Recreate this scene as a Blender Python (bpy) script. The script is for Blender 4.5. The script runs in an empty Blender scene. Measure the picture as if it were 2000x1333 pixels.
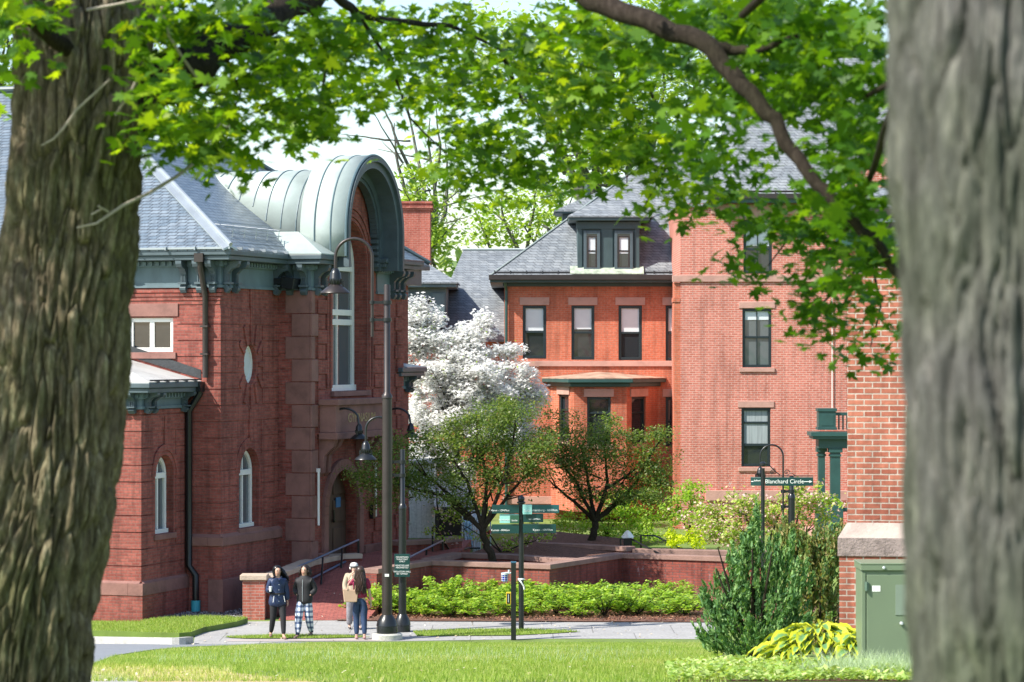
import bpy, bmesh, math, random
import numpy as np
from mathutils import Vector, Matrix, noise
random.seed(7); RNG = np.random.default_rng(7)
PI = math.pi
S = bpy.context.scene
COL = S.collection

# ------------------------------------------------------------------ camera, world, sun, exposure
F = 5555.6; YH = 690.0; CZ = 6.55            # focal length and horizon row of a 2000 px wide picture; eye height
cam_d = bpy.data.cameras.new("Camera"); cam = bpy.data.objects.new("Camera", cam_d); COL.objects.link(cam)
cam.location = (0, 0, CZ); cam.rotation_euler = (PI/2, 0, 0)
cam_d.lens = 100; cam_d.sensor_width = 36; cam_d.shift_y = (YH-666.5)/2000.0
cam_d.clip_start = 0.5; cam_d.clip_end = 3000
cam_d.dof.use_dof = True; cam_d.dof.focus_distance = 68; cam_d.dof.aperture_fstop = 5.0
S.camera = cam
SUN_AZ = math.atan2(-.50, -.866)              # direction towards the sun, seen from above
SUN_EL = math.radians(46)
w = bpy.data.worlds.new("World"); S.world = w; w.use_nodes = True
nt = w.node_tree; bg = nt.nodes['Background']; sky = nt.nodes.new('ShaderNodeTexSky')
sky.sky_type = 'NISHITA'; sky.sun_disc = False; sky.sun_elevation = SUN_EL
sky.sun_rotation = PI/2 - SUN_AZ; sky.dust_density = 1.0; sky.air_density = 1.0; sky.ozone_density = 1.0
nt.links.new(sky.outputs[0], bg.inputs[0]); bg.inputs[1].default_value = 0.15
sd = bpy.data.lights.new("Sun", 'SUN'); sun = bpy.data.objects.new("Sun", sd); COL.objects.link(sun)
sd.energy = 5.0; sd.angle = math.radians(.6); sd.color = (1, .95, .86)
sdir = Vector((math.cos(SUN_AZ)*math.cos(SUN_EL), math.sin(SUN_AZ)*math.cos(SUN_EL), math.sin(SUN_EL)))
sun.rotation_euler = sdir.to_track_quat('Z', 'Y').to_euler(); sun.location = sdir*60
S.view_settings.view_transform = 'Standard'; S.view_settings.look = 'None'
S.view_settings.gamma = 1; S.view_settings.exposure = 0.78
S.render.engine = 'CYCLES'

# ------------------------------------------------------------------ helpers
def P(px, py, D): return Vector(((px-1000)*D/F, D, CZ+(YH-py)*D/F))
GB = [(-80,6.4),(0,5.0),(15,4.3),(34,2.75),(64,0.0),(75.5,0.0),(84,.8),(140,1.2),(600,6)]
def G(y):
    if y <= GB[0][0]: return GB[0][1]
    for (a, za), (b, zb) in zip(GB, GB[1:]):
        if y <= b: return za+(zb-za)*(y-a)/(b-a)
    return GB[-1][1]
def gpt(px, py):                             # where the sight line through a pixel meets the ground
    lo, hi = 5., 74.
    for _ in range(50):
        m = (lo+hi)/2
        if CZ+(YH-py)*m/F > G(m): lo = m
        else: hi = m
    return Vector(((px-1000)*m/F, m, G(m)))
def tag(o, label=None, cat=None, group=None, kind=None):
    if label: o['label'] = label
    if cat: o['category'] = cat
    if group: o['group'] = group
    if kind: o['kind'] = kind
    return o
def thing(name, label, cat, loc=(0,0,0), rz=0, group=None):
    o = bpy.data.objects.new(name, None); COL.objects.link(o); o.location = loc; o.rotation_euler = (0,0,rz)
    o.empty_display_size = .2
    return tag(o, label, cat, group)
def link(name, me, mat, parent=None):
    o = bpy.data.objects.new(name, me); COL.objects.link(o)
    if mat is not None and not me.materials: me.materials.append(mat)
    if parent is not None: o.parent = parent
    return o
def copy_tree(o, parent=None):
    c = o.copy(); COL.objects.link(c); c.parent = parent
    for ch in o.children: copy_tree(ch, c)
    return c
class MB:
    def __init__(s): s.v = []; s.f = []
    def add(s, vs, fs):
        n = len(s.v); s.v += [tuple(v) for v in vs]; s.f += [tuple(i+n for i in f) for f in fs]; return s
    def box(s, x0, x1, y0, y1, z0, z1, T=None):
        if T is None: T = lambda a, b, c: (a, b, c)
        vs = [T(x, y, z) for z in (z0, z1) for y in (y0, y1) for x in (x0, x1)]
        return s.add(vs, [(0,2,3,1),(4,5,7,6),(0,1,5,4),(2,6,7,3),(0,4,6,2),(1,3,7,5)])
    def prism(s, poly, a, b, T):             # poly of (p,q), extruded r from a to b; T(p,q,r)
        n = len(poly)
        vs = [T(p, q, a) for p, q in poly]+[T(p, q, b) for p, q in poly]
        return s.add(vs, [tuple(range(n)), tuple(range(2*n-1, n-1, -1))]+[(i, n+i, n+(i+1) % n, (i+1) % n) for i in range(n)])
    def slab(s, pts, t):
        n = len(pts); pts = [Vector(p) for p in pts]
        vs = pts+[p-Vector((0,0,t)) for p in pts]
        return s.add(vs, [tuple(range(n)), tuple(range(2*n-1, n-1, -1))]+[(i, n+i, n+(i+1) % n, (i+1) % n) for i in range(n)])
    def tube(s, pts, r, n=10, caps=True, sq=1.0):
        pts = [Vector(p) for p in pts]; m = len(pts)
        rs = list(r) if hasattr(r, '__len__') else [r]*m
        up = None; vs = []; fs = []
        for i, p in enumerate(pts):
            d = (pts[min(i+1, m-1)]-pts[max(i-1, 0)]).normalized()
            if up is None:
                up = d.cross(Vector((0,0,1)))
                if up.length < .01: up = d.cross(Vector((0,1,0)))
                up.normalize()
            up = (up-d*up.dot(d)).normalized(); sd2 = d.cross(up)
            for k in range(n):
                a = 2*PI*k/n; vs.append(p+(up*math.cos(a)+sd2*math.sin(a)*sq)*rs[i])
        for i in range(m-1):
            for k in range(n):
                fs.append((i*n+k, i*n+(k+1) % n, (i+1)*n+(k+1) % n, (i+1)*n+k))
        if caps: fs += [tuple(range(n-1, -1, -1)), tuple(range((m-1)*n, m*n))]
        return s.add(vs, fs)
    def lathe(s, prof, c=(0,0,0), n=20, sx=1, sy=1):
        vs = []; fs = []; m = len(prof)
        for r, z in prof:
            for k in range(n):
                a = 2*PI*k/n; vs.append((c[0]+r*sx*math.cos(a), c[1]+r*sy*math.sin(a), c[2]+z))
        for i in range(m-1):
            for k in range(n): fs.append((i*n+k, i*n+(k+1) % n, (i+1)*n+(k+1) % n, (i+1)*n+k))
        fs += [tuple(range(n-1, -1, -1)), tuple(range((m-1)*n, m*n))]
        return s.add(vs, fs)
    def ball(s, c, r, n=12, m=8):
        if not hasattr(r, '__len__'): r = (r, r, r)
        vs = [(c[0], c[1], c[2]-r[2])]; fs = []
        for i in range(1, m):
            t = PI*i/m-PI/2
            for k in range(n):
                a = 2*PI*k/n; vs.append((c[0]+r[0]*math.cos(t)*math.cos(a), c[1]+r[1]*math.cos(t)*math.sin(a), c[2]+r[2]*math.sin(t)))
        vs.append((c[0], c[1], c[2]+r[2])); L = len(vs)-1
        for k in range(n):
            fs.append((0, 1+(k+1) % n, 1+k)); fs.append((L, L-n+k, L-n+(k+1) % n))
        for i in range(m-2):
            for k in range(n):
                fs.append((1+i*n+k, 1+i*n+(k+1) % n, 1+(i+1)*n+(k+1) % n, 1+(i+1)*n+k))
        return s.add(vs, fs)
    def build(s, name, mat, parent=None, smooth=False, bevel=0, fix=True, weld=False):
        me = bpy.data.meshes.new(name); me.from_pydata(s.v, [], s.f)
        if weld:
            bm = bmesh.new(); bm.from_mesh(me); bmesh.ops.remove_doubles(bm, verts=bm.verts, dist=1e-4); bm.to_mesh(me); bm.free()
        if fix:
            bm = bmesh.new(); bm.from_mesh(me); bmesh.ops.recalc_face_normals(bm, faces=bm.faces); bm.to_mesh(me); bm.free()
        if smooth:
            for p in me.polygons: p.use_smooth = True
            me.set_sharp_from_angle(angle=math.radians(40))
        o = link(name, me, mat, parent)
        if bevel:
            b = o.modifiers.new('bevel', 'BEVEL'); b.width = bevel; b.segments = 2; b.limit_method = 'ANGLE'; b.angle_limit = math.radians(50)
        return o
def soup(name, V, k, mat, parent=None, attr=None):   # V: (n*k,3) array, every k vertices one face
    n = len(V)//k; me = bpy.data.meshes.new(name)
    me.vertices.add(n*k); me.vertices.foreach_set('co', np.asarray(V, dtype=np.float32).ravel())
    me.loops.add(n*k); me.loops.foreach_set('vertex_index', np.arange(n*k, dtype=np.int32))
    me.polygons.add(n); me.polygons.foreach_set('loop_start', np.arange(0, n*k, k, dtype=np.int32))
    me.polygons.foreach_set('loop_total', np.full(n, k, dtype=np.int32))
    me.update(calc_edges=True)
    return link(name, me, mat, parent)

# ------------------------------------------------------------------ materials
def newmat(name):
    m = bpy.data.materials.new(name); m.use_nodes = True; t = m.node_tree
    return m, t, t.nodes, t.links, t.nodes['Principled BSDF']
def ramp(N, cols, pos=None):
    r = N.new('ShaderNodeValToRGB'); e = r.color_ramp.elements
    while len(e) < len(cols): e.new(.5)
    for i, c in enumerate(cols):
        e[i].position = pos[i] if pos else i/(len(cols)-1); e[i].color = (*c, 1)
    return r
def mixc(N, L, fac, a, b, mode='MIX'):
    m = N.new('ShaderNodeMix'); m.data_type = 'RGBA'; m.blend_type = mode
    for s_, v in ((m.inputs[0], fac), (m.inputs[6], a), (m.inputs[7], b)):
        if isinstance(v, (int, float)): s_.default_value = v
        elif isinstance(v, tuple): s_.default_value = (*v, 1)
        else: L.new(v, s_)
    return m.outputs[2]
def noise_tex(N, L, co, scale, detail=4, rough=.55):
    n = N.new('ShaderNodeTexNoise'); n.inputs['Scale'].default_value = scale; n.inputs['Detail'].default_value = detail
    n.inputs['Roughness'].default_value = rough; L.new(co, n.inputs['Vector']); return n.outputs[0]
def plain(name, col, rough=.6, metal=0, var=.12, scale=3, bump=0, spec=.5, stretch=(1,1,1)):
    m, t, N, L, b = newmat(name)
    tc = N.new('ShaderNodeTexCoord'); mp = N.new('ShaderNodeMapping'); mp.inputs['Scale'].default_value = stretch
    L.new(tc.outputs['Object'], mp.inputs[0])
    n = noise_tex(N, L, mp.outputs[0], scale, 6, .6)
    r = ramp(N, [tuple(c*(1-var*1.6) for c in col), col, tuple(min(1, c*(1+var)) for c in col)], [.25, .5, .75])
    L.new(n, r.inputs[0]); L.new(r.outputs[0], b.inputs['Base Color'])
    b.inputs['Roughness'].default_value = rough; b.inputs['Metallic'].default_value = metal
    b.inputs['Specular IOR Level'].default_value = spec
    if bump:
        n2 = noise_tex(N, L, mp.outputs[0], scale*6, 6, .65)
        bp = N.new('ShaderNodeBump'); bp.inputs['Strength'].default_value = bump; bp.inputs['Distance'].default_value = .02
        L.new(n2, bp.inputs['Height']); L.new(bp.outputs[0], b.inputs['Normal'])
    return m
def brickmat(name, c1, c2, mortar, bw=.21, rh=.0727, ms=.009, stain=.3, zmul=1, rough=.85, bump=.5, streak=(0,0,0), streak_amt=0, big=.6, horizontal=False):
    m, t, N, L, b = newmat(name)
    tc = N.new('ShaderNodeTexCoord'); sp = N.new('ShaderNodeSeparateXYZ'); L.new(tc.outputs['Object'], sp.inputs[0])
    cb = N.new('ShaderNodeCombineXYZ')
    if horizontal: L.new(sp.outputs[0], cb.inputs[0]); L.new(sp.outputs[1], cb.inputs[1])
    else:
        ad = N.new('ShaderNodeMath'); L.new(sp.outputs[0], ad.inputs[0]); L.new(sp.outputs[1], ad.inputs[1])
        mu = N.new('ShaderNodeMath'); mu.operation = 'MULTIPLY'; mu.inputs[1].default_value = zmul; L.new(sp.outputs[2], mu.inputs[0])
        L.new(ad.outputs[0], cb.inputs[0]); L.new(mu.outputs[0], cb.inputs[1])
    br = N.new('ShaderNodeTexBrick'); L.new(cb.outputs[0], br.inputs['Vector'])
    br.inputs['Scale'].default_value = 1; br.inputs['Brick Width'].default_value = bw; br.inputs['Row Height'].default_value = rh
    br.inputs['Mortar Size'].default_value = ms; br.inputs['Mortar Smooth'].default_value = .25; br.inputs['Bias'].default_value = 0
    br.inputs['Color1'].default_value = (*c1, 1); br.inputs['Color2'].default_value = (*c2, 1); br.inputs['Mortar'].default_value = (*mortar, 1)
    n = noise_tex(N, L, tc.outputs['Object'], big, 6, .65)
    r = ramp(N, [(1-stain,)*3, (1,1,1), (1+stain*.4,)*3], [.3, .52, .72]); L.new(n, r.inputs[0])
    col = mixc(N, L, 1, br.outputs[0], r.outputs[0], 'MULTIPLY')
    nf = noise_tex(N, L, tc.outputs['Object'], 14, 3, .6)
    r3 = ramp(N, [(.8,.8,.8), (1.12,1.12,1.12)], [.3, .7]); L.new(nf, r3.inputs[0])
    col = mixc(N, L, 1, col, r3.outputs[0], 'MULTIPLY')
    mpv = N.new('ShaderNodeMapping'); mpv.inputs['Scale'].default_value = (2.6, 2.6, .22); L.new(tc.outputs['Object'], mpv.inputs[0])
    nv_ = noise_tex(N, L, mpv.outputs[0], 1.6, 5, .6); rv_ = ramp(N, [(1-stain*1.1,)*3, (1,1,1)], [.36, .52]); L.new(nv_, rv_.inputs[0])
    if not horizontal: col = mixc(N, L, 1, col, rv_.outputs[0], 'MULTIPLY')
    if streak_amt:
        mp = N.new('ShaderNodeMapping'); mp.inputs['Scale'].default_value = (2.2, 2.2, 1.1); L.new(tc.outputs['Object'], mp.inputs[0])
        n2 = noise_tex(N, L, mp.outputs[0], 2.2, 8, .75)
        r2 = ramp(N, [(0,0,0), (streak_amt,)*3], [.62, .74]); L.new(n2, r2.inputs[0])
        col = mixc(N, L, r2.outputs[0], col, streak)
    L.new(col, b.inputs['Base Color']); b.inputs['Roughness'].default_value = rough; b.inputs['Specular IOR Level'].default_value = .3
    inv = N.new('ShaderNodeMath'); inv.operation = 'SUBTRACT'; inv.inputs[0].default_value = 1; L.new(br.outputs['Fac'], inv.inputs[1])
    ad2 = N.new('ShaderNodeMath'); L.new(inv.outputs[0], ad2.inputs[0]); L.new(nf, ad2.inputs[1])
    bp = N.new('ShaderNodeBump'); bp.inputs['Strength'].default_value = bump; bp.inputs['Distance'].default_value = .008
    L.new(ad2.outputs[0], bp.inputs['Height']); L.new(bp.outputs[0], b.inputs['Normal'])
    return m
def leafmat(name, cols, trans=.45, rough=.45, spec=.35, sat=1.25, tint=(1.3,1.3,.5)):
    m, t, N, L, b = newmat(name)
    g = N.new('ShaderNodeNewGeometry'); r = ramp(N, cols); L.new(g.outputs['Random Per Island'], r.inputs[0])
    L.new(r.outputs[0], b.inputs['Base Color']); b.inputs['Roughness'].default_value = rough; b.inputs['Specular IOR Level'].default_value = spec
    tr = N.new('ShaderNodeBsdfTranslucent'); c = mixc(N, L, 1, r.outputs[0], tuple(t_*sat for t_ in tint), 'MULTIPLY'); L.new(c, tr.inputs[0])
    mx = N.new('ShaderNodeMixShader'); mx.inputs[0].default_value = trans
    L.new(b.outputs[0], mx.inputs[1]); L.new(tr.outputs[0], mx.inputs[2]); L.new(mx.outputs[0], N['Material Output'].inputs[0])
    return m
def glassmat(name, col=(.02,.025,.03), rough=.04):
    m, t, N, L, b = newmat(name)
    tc = N.new('ShaderNodeTexCoord'); n = noise_tex(N, L, tc.outputs['Object'], 1.3, 2)
    b.inputs['Base Color'].default_value = (*col, 1); b.inputs['Roughness'].default_value = rough; b.inputs['Specular IOR Level'].default_value = .9
    bp = N.new('ShaderNodeBump'); bp.inputs['Strength'].default_value = .25; bp.inputs['Distance'].default_value = .01
    L.new(n, bp.inputs['Height']); L.new(bp.outputs[0], b.inputs['Normal'])
    return m
M = {}
M['brick_hall'] = brickmat('hall brick', (.24,.062,.048), (.36,.105,.08), (.23,.11,.09), stain=.28, streak=(.55,.42,.40), streak_amt=.22)
M['brick_orange'] = brickmat('orange brick', (.50,.125,.065), (.58,.165,.09), (.47,.23,.16), stain=.24, streak=(.6,.4,.33), streak_amt=.2)
M['brick_pink'] = brickmat('pink brick', (.50,.145,.10), (.61,.205,.15), (.60,.36,.30), stain=.20, ms=.012, streak=(.62,.42,.38), streak_amt=.25)
M['brick_pillar'] = brickmat('pillar brick', (.34,.10,.065), (.48,.17,.11), (.52,.42,.36), ms=.009, stain=.25, bump=.9, streak=(.10,.05,.045), streak_amt=.45)
M['brick_planter'] = brickmat('planter brick', (.25,.065,.05), (.31,.085,.06), (.17,.085,.075), stain=.35, streak=(.62,.56,.58), streak_amt=.55)
M['brick_chimney'] = brickmat('chimney brick', (.42,.10,.07), (.50,.14,.10), (.5,.25,.2), stain=.25)
M['paver'] = brickmat('paving brick', (.29,.085,.07), (.38,.12,.095), (.16,.07,.065), bw=.2, rh=.1, ms=.008, stain=.2, horizontal=True)
M['slate'] = brickmat('slate', (.18,.20,.22), (.26,.28,.295), (.07,.08,.09), bw=.30, rh=.17, ms=.010, stain=.18, zmul=1.75, rough=.5, bump=.8, big=.25)
M['slate_hall'] = brickmat('hall slate', (.125,.165,.21), (.19,.23,.275), (.05,.055,.065), bw=.26, rh=.15, ms=.011, stain=.18, zmul=1.75, rough=.3, bump=1.0, big=.25)
M['stone'] = plain('brownstone', (.235,.115,.095), .85, var=.22, scale=2.2, bump=.5)
M['stone_pink'] = plain('pink sandstone', (.47,.27,.22), .85, var=.15, scale=2.5, bump=.4)
M['stone_grey'] = plain('weathered stone', (.42,.34,.30), .9, var=.2, scale=3, bump=.8)
M['stone_rough'] = plain('tooled stone', (.26,.205,.19), .9, var=.45, scale=5, bump=1)
M['cap'] = plain('coping stone', (.27,.165,.135), .85, var=.2, scale=2.5, bump=.5)
M['cap_sunlit'] = plain('coping stone painted sunlit', (.46,.36,.28), .85, var=.15, scale=3, bump=.5)  # paler copy of the coping stone, sunlight painted into its colour
M['copper'] = plain('green copper', (.36,.42,.395), .5, metal=.15, var=.16, scale=1.1, bump=.12)
M['copper_flash'] = plain('patched copper flashing', (.36,.42,.33), .6, var=.4, scale=4, bump=.3)
M['trim'] = plain('slate green trim', (.07,.10,.115), .5, var=.18, scale=1.8)
M['trim_pale'] = plain('weathered frieze', (.105,.155,.175), .6, var=.25, scale=1.5, stretch=(1,1,.5))
M['green_trim'] = plain('dark green trim', (.025,.075,.07), .4, var=.15, scale=2)
M['grey_green'] = plain('dormer paint', (.045,.075,.08), .5, var=.15, scale=2)
M['seam'] = plain('dark seam', (.09,.14,.16), .5)
M['lead'] = plain('lead flashing', (.38,.42,.45), .35, metal=.5, var=.1, scale=2)
M['zinc'] = plain('sheet metal roof', (.50,.50,.48), .5, metal=.1, var=.15, scale=1.5, stretch=(1,1,1))
M['rubber'] = plain('black roofing', (.03,.033,.036), .5, var=.3, scale=4, bump=.4)
M['white'] = plain('white paint', (.78,.78,.74), .45, var=.05, scale=3)
M['clapboard'] = brickmat('white boards', (.78,.78,.75), (.80,.80,.77), (.66,.67,.66), bw=.16, rh=9, ms=.01, stain=.08, bump=.6)
M['black'] = plain('black metal', (.012,.014,.016), .32, var=.1, scale=2)
M['black_frame'] = plain('black window frame', (.012,.022,.026), .4, var=.1, scale=2)
M['bronze'] = plain('dark bronze', (.045,.036,.034), .38, metal=.3, var=.2, scale=2)
M['rail_blue'] = plain('blue-grey rail', (.12,.20,.33), .35, metal=.3, var=.1)
M['glass'] = glassmat('window glass')
M['glass_refl'] = glassmat('window glass pale', (.10,.12,.13), .03)
M['blind'] = plain('white blind', (.62,.66,.68), .7, var=.04)
M['curtain'] = plain('grey curtain', (.28,.32,.33), .8, var=.25, scale=5, stretch=(5,5,.2))
M['wood_door'] = plain('brown oak door', (.085,.05,.035), .5, var=.2, scale=3, stretch=(3,3,.5))
M['concrete'] = brickmat('concrete', (.32,.315,.31), (.35,.345,.335), (.19,.185,.18), bw=1.9, rh=1.9, ms=.014, stain=.14, horizontal=True, big=1.4, bump=.2)
M['concrete_base'] = plain('cast concrete', (.44,.43,.39), .9, var=.15, scale=6, bump=.6)
M['asphalt'] = plain('worn asphalt', (.20,.215,.235), .85, var=.12, scale=2.5, bump=.5)
M['mulch'] = plain('bark mulch', (.16,.075,.05), .95, var=.5, scale=14, bump=1)
M['soil'] = plain('dry soil', (.42,.33,.18), .95, var=.3, scale=4, bump=.8)
M['gravel'] = plain('gravel', (.20,.19,.20), .9, var=.5, scale=16, bump=1)
M['ground'] = plain('turf', (.13,.19,.035), .95, var=.35, scale=.8, bump=.8)
M['cabinet'] = plain('green enamel', (.155,.205,.13), .42, var=.06, scale=1.5)
M['sign'] = plain('sign green', (.008,.048,.045), .35, var=.08)
M['sign_pale'] = plain('pale turquoise plate', (.30,.62,.56), .35, var=.05)
M['sign_olive'] = plain('olive plate', (.03,.10,.06), .35, var=.05)
M['letter'] = plain('white lettering', (.82,.84,.80), .5, var=.02)
M['gold'] = plain('gilt lettering', (.36,.27,.13), .5, var=.3, scale=5)
M['blue_lens'] = plain('blue lens', (.01,.03,.45), .2, var=.05)
M['grey_metal'] = plain('light grey metal', (.55,.60,.62), .4, metal=.2, var=.05)
M['yellow'] = plain('yellow plate', (.60,.42,.03), .5, var=.05)
M['cyan'] = plain('turquoise plastic', (.06,.45,.52), .4, var=.05)
M['sheet_blue'] = plain('pale blue sheet', (.45,.62,.72), .7, var=.15, scale=3, stretch=(3,3,.4))
M['sheet_white'] = plain('white sheet', (.72,.75,.78), .7, var=.1, scale=3, stretch=(3,3,.4))
M['red_cloth'] = plain('red cloth', (.55,.09,.05), .8, var=.15)
def barkmat(name, c1, c2, c3, sc=1):
    m, t, N, L, b = newmat(name)
    tc = N.new('ShaderNodeTexCoord'); mp = N.new('ShaderNodeMapping'); mp.inputs['Scale'].default_value = (9*sc, 9*sc, 2.2*sc); L.new(tc.outputs['Object'], mp.inputs[0])
    n = noise_tex(N, L, mp.outputs[0], 2.6, 10, .75); r = ramp(N, [c1, c2, c3], [.32, .52, .7]); L.new(n, r.inputs[0])
    n3 = noise_tex(N, L, tc.outputs['Object'], 1.3, 3); r3 = ramp(N, [(.75,.85,.6), (1.1,1.05,1.05)], [.35, .65]); L.new(n3, r3.inputs[0])
    L.new(mixc(N, L, 1, r.outputs[0], r3.outputs[0], 'MULTIPLY'), b.inputs['Base Color'])
    b.inputs['Roughness'].default_value = .95; b.inputs['Specular IOR Level'].default_value = .15
    n2 = noise_tex(N, L, mp.outputs[0], 4, 8, .75); bp = N.new('ShaderNodeBump'); bp.inputs['Strength'].default_value = .9; bp.inputs['Distance'].default_value = .02
    L.new(n2, bp.inputs['Height']); L.new(bp.outputs[0], b.inputs['Normal']); return m
M['bark'] = barkmat('brown bark', (.055,.042,.028), (.17,.14,.095), (.40,.35,.26))
M['bark_grey'] = barkmat('grey bark', (.05,.05,.047), (.12,.12,.115), (.26,.255,.235), .8)
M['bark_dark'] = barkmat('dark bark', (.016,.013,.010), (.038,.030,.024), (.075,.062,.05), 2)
M['twig'] = plain('dead twig', (.33,.29,.23), .9, var=.2)
M['maple'] = leafmat('maple leaf', [(.033,.085,.006), (.052,.130,.007), (.082,.19,.008), (.155,.28,.012), (.28,.39,.02)], .5, tint=(1.75,1.55,.4))
M['maple_deep'] = leafmat('maple leaf deep', [(.028,.080,.006), (.044,.122,.008), (.072,.175,.01), (.13,.24,.012)], .5, tint=(1.7,1.5,.4))
M['spring'] = leafmat('spring leaf', [(.20,.33,.05), (.30,.42,.07), (.42,.50,.12)], .45)
M['spring_pale'] = leafmat('pale spring leaf', [(.25,.36,.12), (.35,.45,.16), (.48,.52,.24)], .45)
M['dark_leaf'] = leafmat('small dark leaf', [(.07,.12,.03), (.11,.18,.04), (.17,.25,.06), (.27,.28,.12)], .5)
M['bright_leaf'] = leafmat('bright leaf', [(.16,.30,.03), (.28,.44,.05), (.40,.52,.09)], .45)
M['yellow_leaf'] = leafmat('yellow green leaf', [(.42,.52,.01), (.55,.64,.02), (.65,.70,.05)], .4)
M['bush_leaf'] = leafmat('glossy bush leaf', [(.10,.20,.02), (.20,.35,.035), (.34,.50,.06), (.50,.62,.12)], .4, .35, .5)
M['petal'] = leafmat('white petal', [(.78,.78,.76), (.84,.84,.82), (.88,.88,.87)], .45, .6, .2, 1.05, (1,1,1))
M['pink_petal'] = leafmat('pink petal', [(.62,.38,.36), (.75,.55,.52), (.50,.48,.14), (.34,.42,.06)], .35, .6, .2, 1.0, (1.1,1.05,.9))
M['juniper'] = leafmat('juniper green', [(.045,.12,.045), (.09,.21,.07), (.17,.32,.11), (.28,.42,.15)], .35, .6)
M['juniper_brown'] = leafmat('juniper olive', [(.12,.19,.05), (.24,.28,.08), (.34,.24,.10), (.16,.30,.08)], .3, .6)
M['cover_leaf'] = leafmat('ground cover leaf', [(.17,.30,.05), (.32,.46,.10), (.52,.60,.25)], .35)
M['grass'] = leafmat('grass blade', [(.14,.25,.03), (.24,.36,.05), (.36,.46,.09), (.48,.50,.20)], .45, .6)
M['grass_pale'] = leafmat('pale grass blade', [(.35,.45,.30), (.50,.60,.42)], .35, .6)
M['far_leaf'] = leafmat('far leaf', [(.14,.22,.08), (.20,.30,.12), (.28,.36,.16)], .4)

# ------------------------------------------------------------------ ground, paths
def drape(pts, off):
    """flat polygon (x,y) laid on the ground profile, cut where the ground bends"""
    bm = bmesh.new(); vs = [bm.verts.new((x, y, 0)) for x, y in pts]; bm.faces.new(vs)
    for yb, _ in GB:
        g = bm.verts[:]+bm.edges[:]+bm.faces[:]
        bmesh.ops.bisect_plane(bm, geom=g, plane_co=(0, yb, 0), plane_no=(0, 1, 0))
    for v in bm.verts: v.co.z = G(v.co.y)+off
    bmesh.ops.recalc_face_normals(bm, faces=bm.faces)
    for f in bm.faces:
        if f.normal.z < 0: f.normal_flip()
    return bm
def sheet(name, pts, off, mat, kind='structure', thick=0):
    bm = drape(pts, off)
    if thick:
        r = bmesh.ops.extrude_face_region(bm, geom=bm.faces[:])
        for v in [e for e in r['geom'] if isinstance(e, bmesh.types.BMVert)]: v.co.z -= thick
        bmesh.ops.recalc_face_normals(bm, faces=bm.faces)
    me = bpy.data.meshes.new(name); bm.to_mesh(me); bm.free()
    o = link(name, me, mat); tag(o, kind=kind); return o
def pxpoly(l): return [(gpt(a, b).x, gpt(a, b).y) for a, b in l]
sheet('ground', [(-300,-80), (300,-80), (300,600), (-300,600)], 0, M['ground'])
PAVE = pxpoly([(372,1262), (382,1236), (470,1215), (700,1212), (1020,1215), (1420,1217), (1420,1249.5), (1100,1248), (760,1253.5), (560,1254), (430,1259)])
sheet('pavement', PAVE, .006, M['concrete'])
ISL = pxpoly([(806,1235), (900,1231.5), (1040,1231), (1135,1235.5), (1080,1239), (1000,1243), (815,1244)])
sheet('grass_verge', ISL, .022, M['ground'])
ISL2 = pxpoly([(436,1246.5), (540,1242.5), (640,1243.5), (722,1246), (640,1248.5), (480,1249)])
sheet('grass_strip', ISL2, .022, M['ground'])
ROAD = pxpoly([(-200,1254), (172,1256), (372,1260), (560,1254.5), (600,1256.5), (380,1264), (300,1270), (228,1281), (172,1301), (-200,1420)])
sheet('road', ROAD, .012, M['asphalt'])
VERGE = pxpoly([(-200,1243), (-200,1229), (270,1226), (300,1220), (400,1215), (484,1218), (462,1225), (400,1236), (372,1246), (350,1248), (180,1243)])
sheet('raised_verge', VERGE, .13, M['ground'], thick=.13)
sheet('front_path', pxpoly([(-300,1318), (172,1319), (235,1324), (262,1330), (300,1350), (-300,1420)]), .01, M['concrete'])
sheet('bare_soil', pxpoly([(170,1306), (215,1300), (330,1306), (480,1318), (620,1334), (640,1345), (400,1345), (260,1332), (235,1322), (172,1316)]), .008, M['soil'])
sheet('mulch_bed', [(-4.3,69.4), (7.5,68.9), (8.5,77), (2.4,79), (0,75.6), (-2.3,76.5), (-4.0,73.2)], .03, M['mulch'])
sheet('gravel_bed', [(-9.0,69.75), (-6.4,69.85), (-6.05,74.5), (-6.8,76), (-9.5,73)], .02, M['gravel'])
# pink concrete strip in front of the verge strip
sheet('footway_strip', pxpoly([(440,1250.2), (640,1249.2), (745,1248.2), (745,1252.6), (560,1253.2), (445,1254)]), .012, plain('pinkish concrete', (.38,.33,.31), .85, var=.08, scale=2, bump=.3))
kb = MB()
kerb_line = [gpt(-200,1257.5), gpt(172,1258.5), gpt(300,1259.5), gpt(350,1260.5), gpt(378,1258)]
for a, b in zip(kerb_line, kerb_line[1:]):
    d = (b-a).normalized(); n = Vector((-d.y, d.x, 0))*.16
    kb.add([a, b, b+n, a+n]+[Vector((q.x, q.y, G(q.y)+.16)) for q in (a, b, b+n, a+n)], [(0,1,5,4), (4,5,6,7), (2,3,7,6), (0,4,7,3), (1,2,6,5)])
tag(kb.build('kerb', M['concrete_base']), kind='structure')

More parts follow.
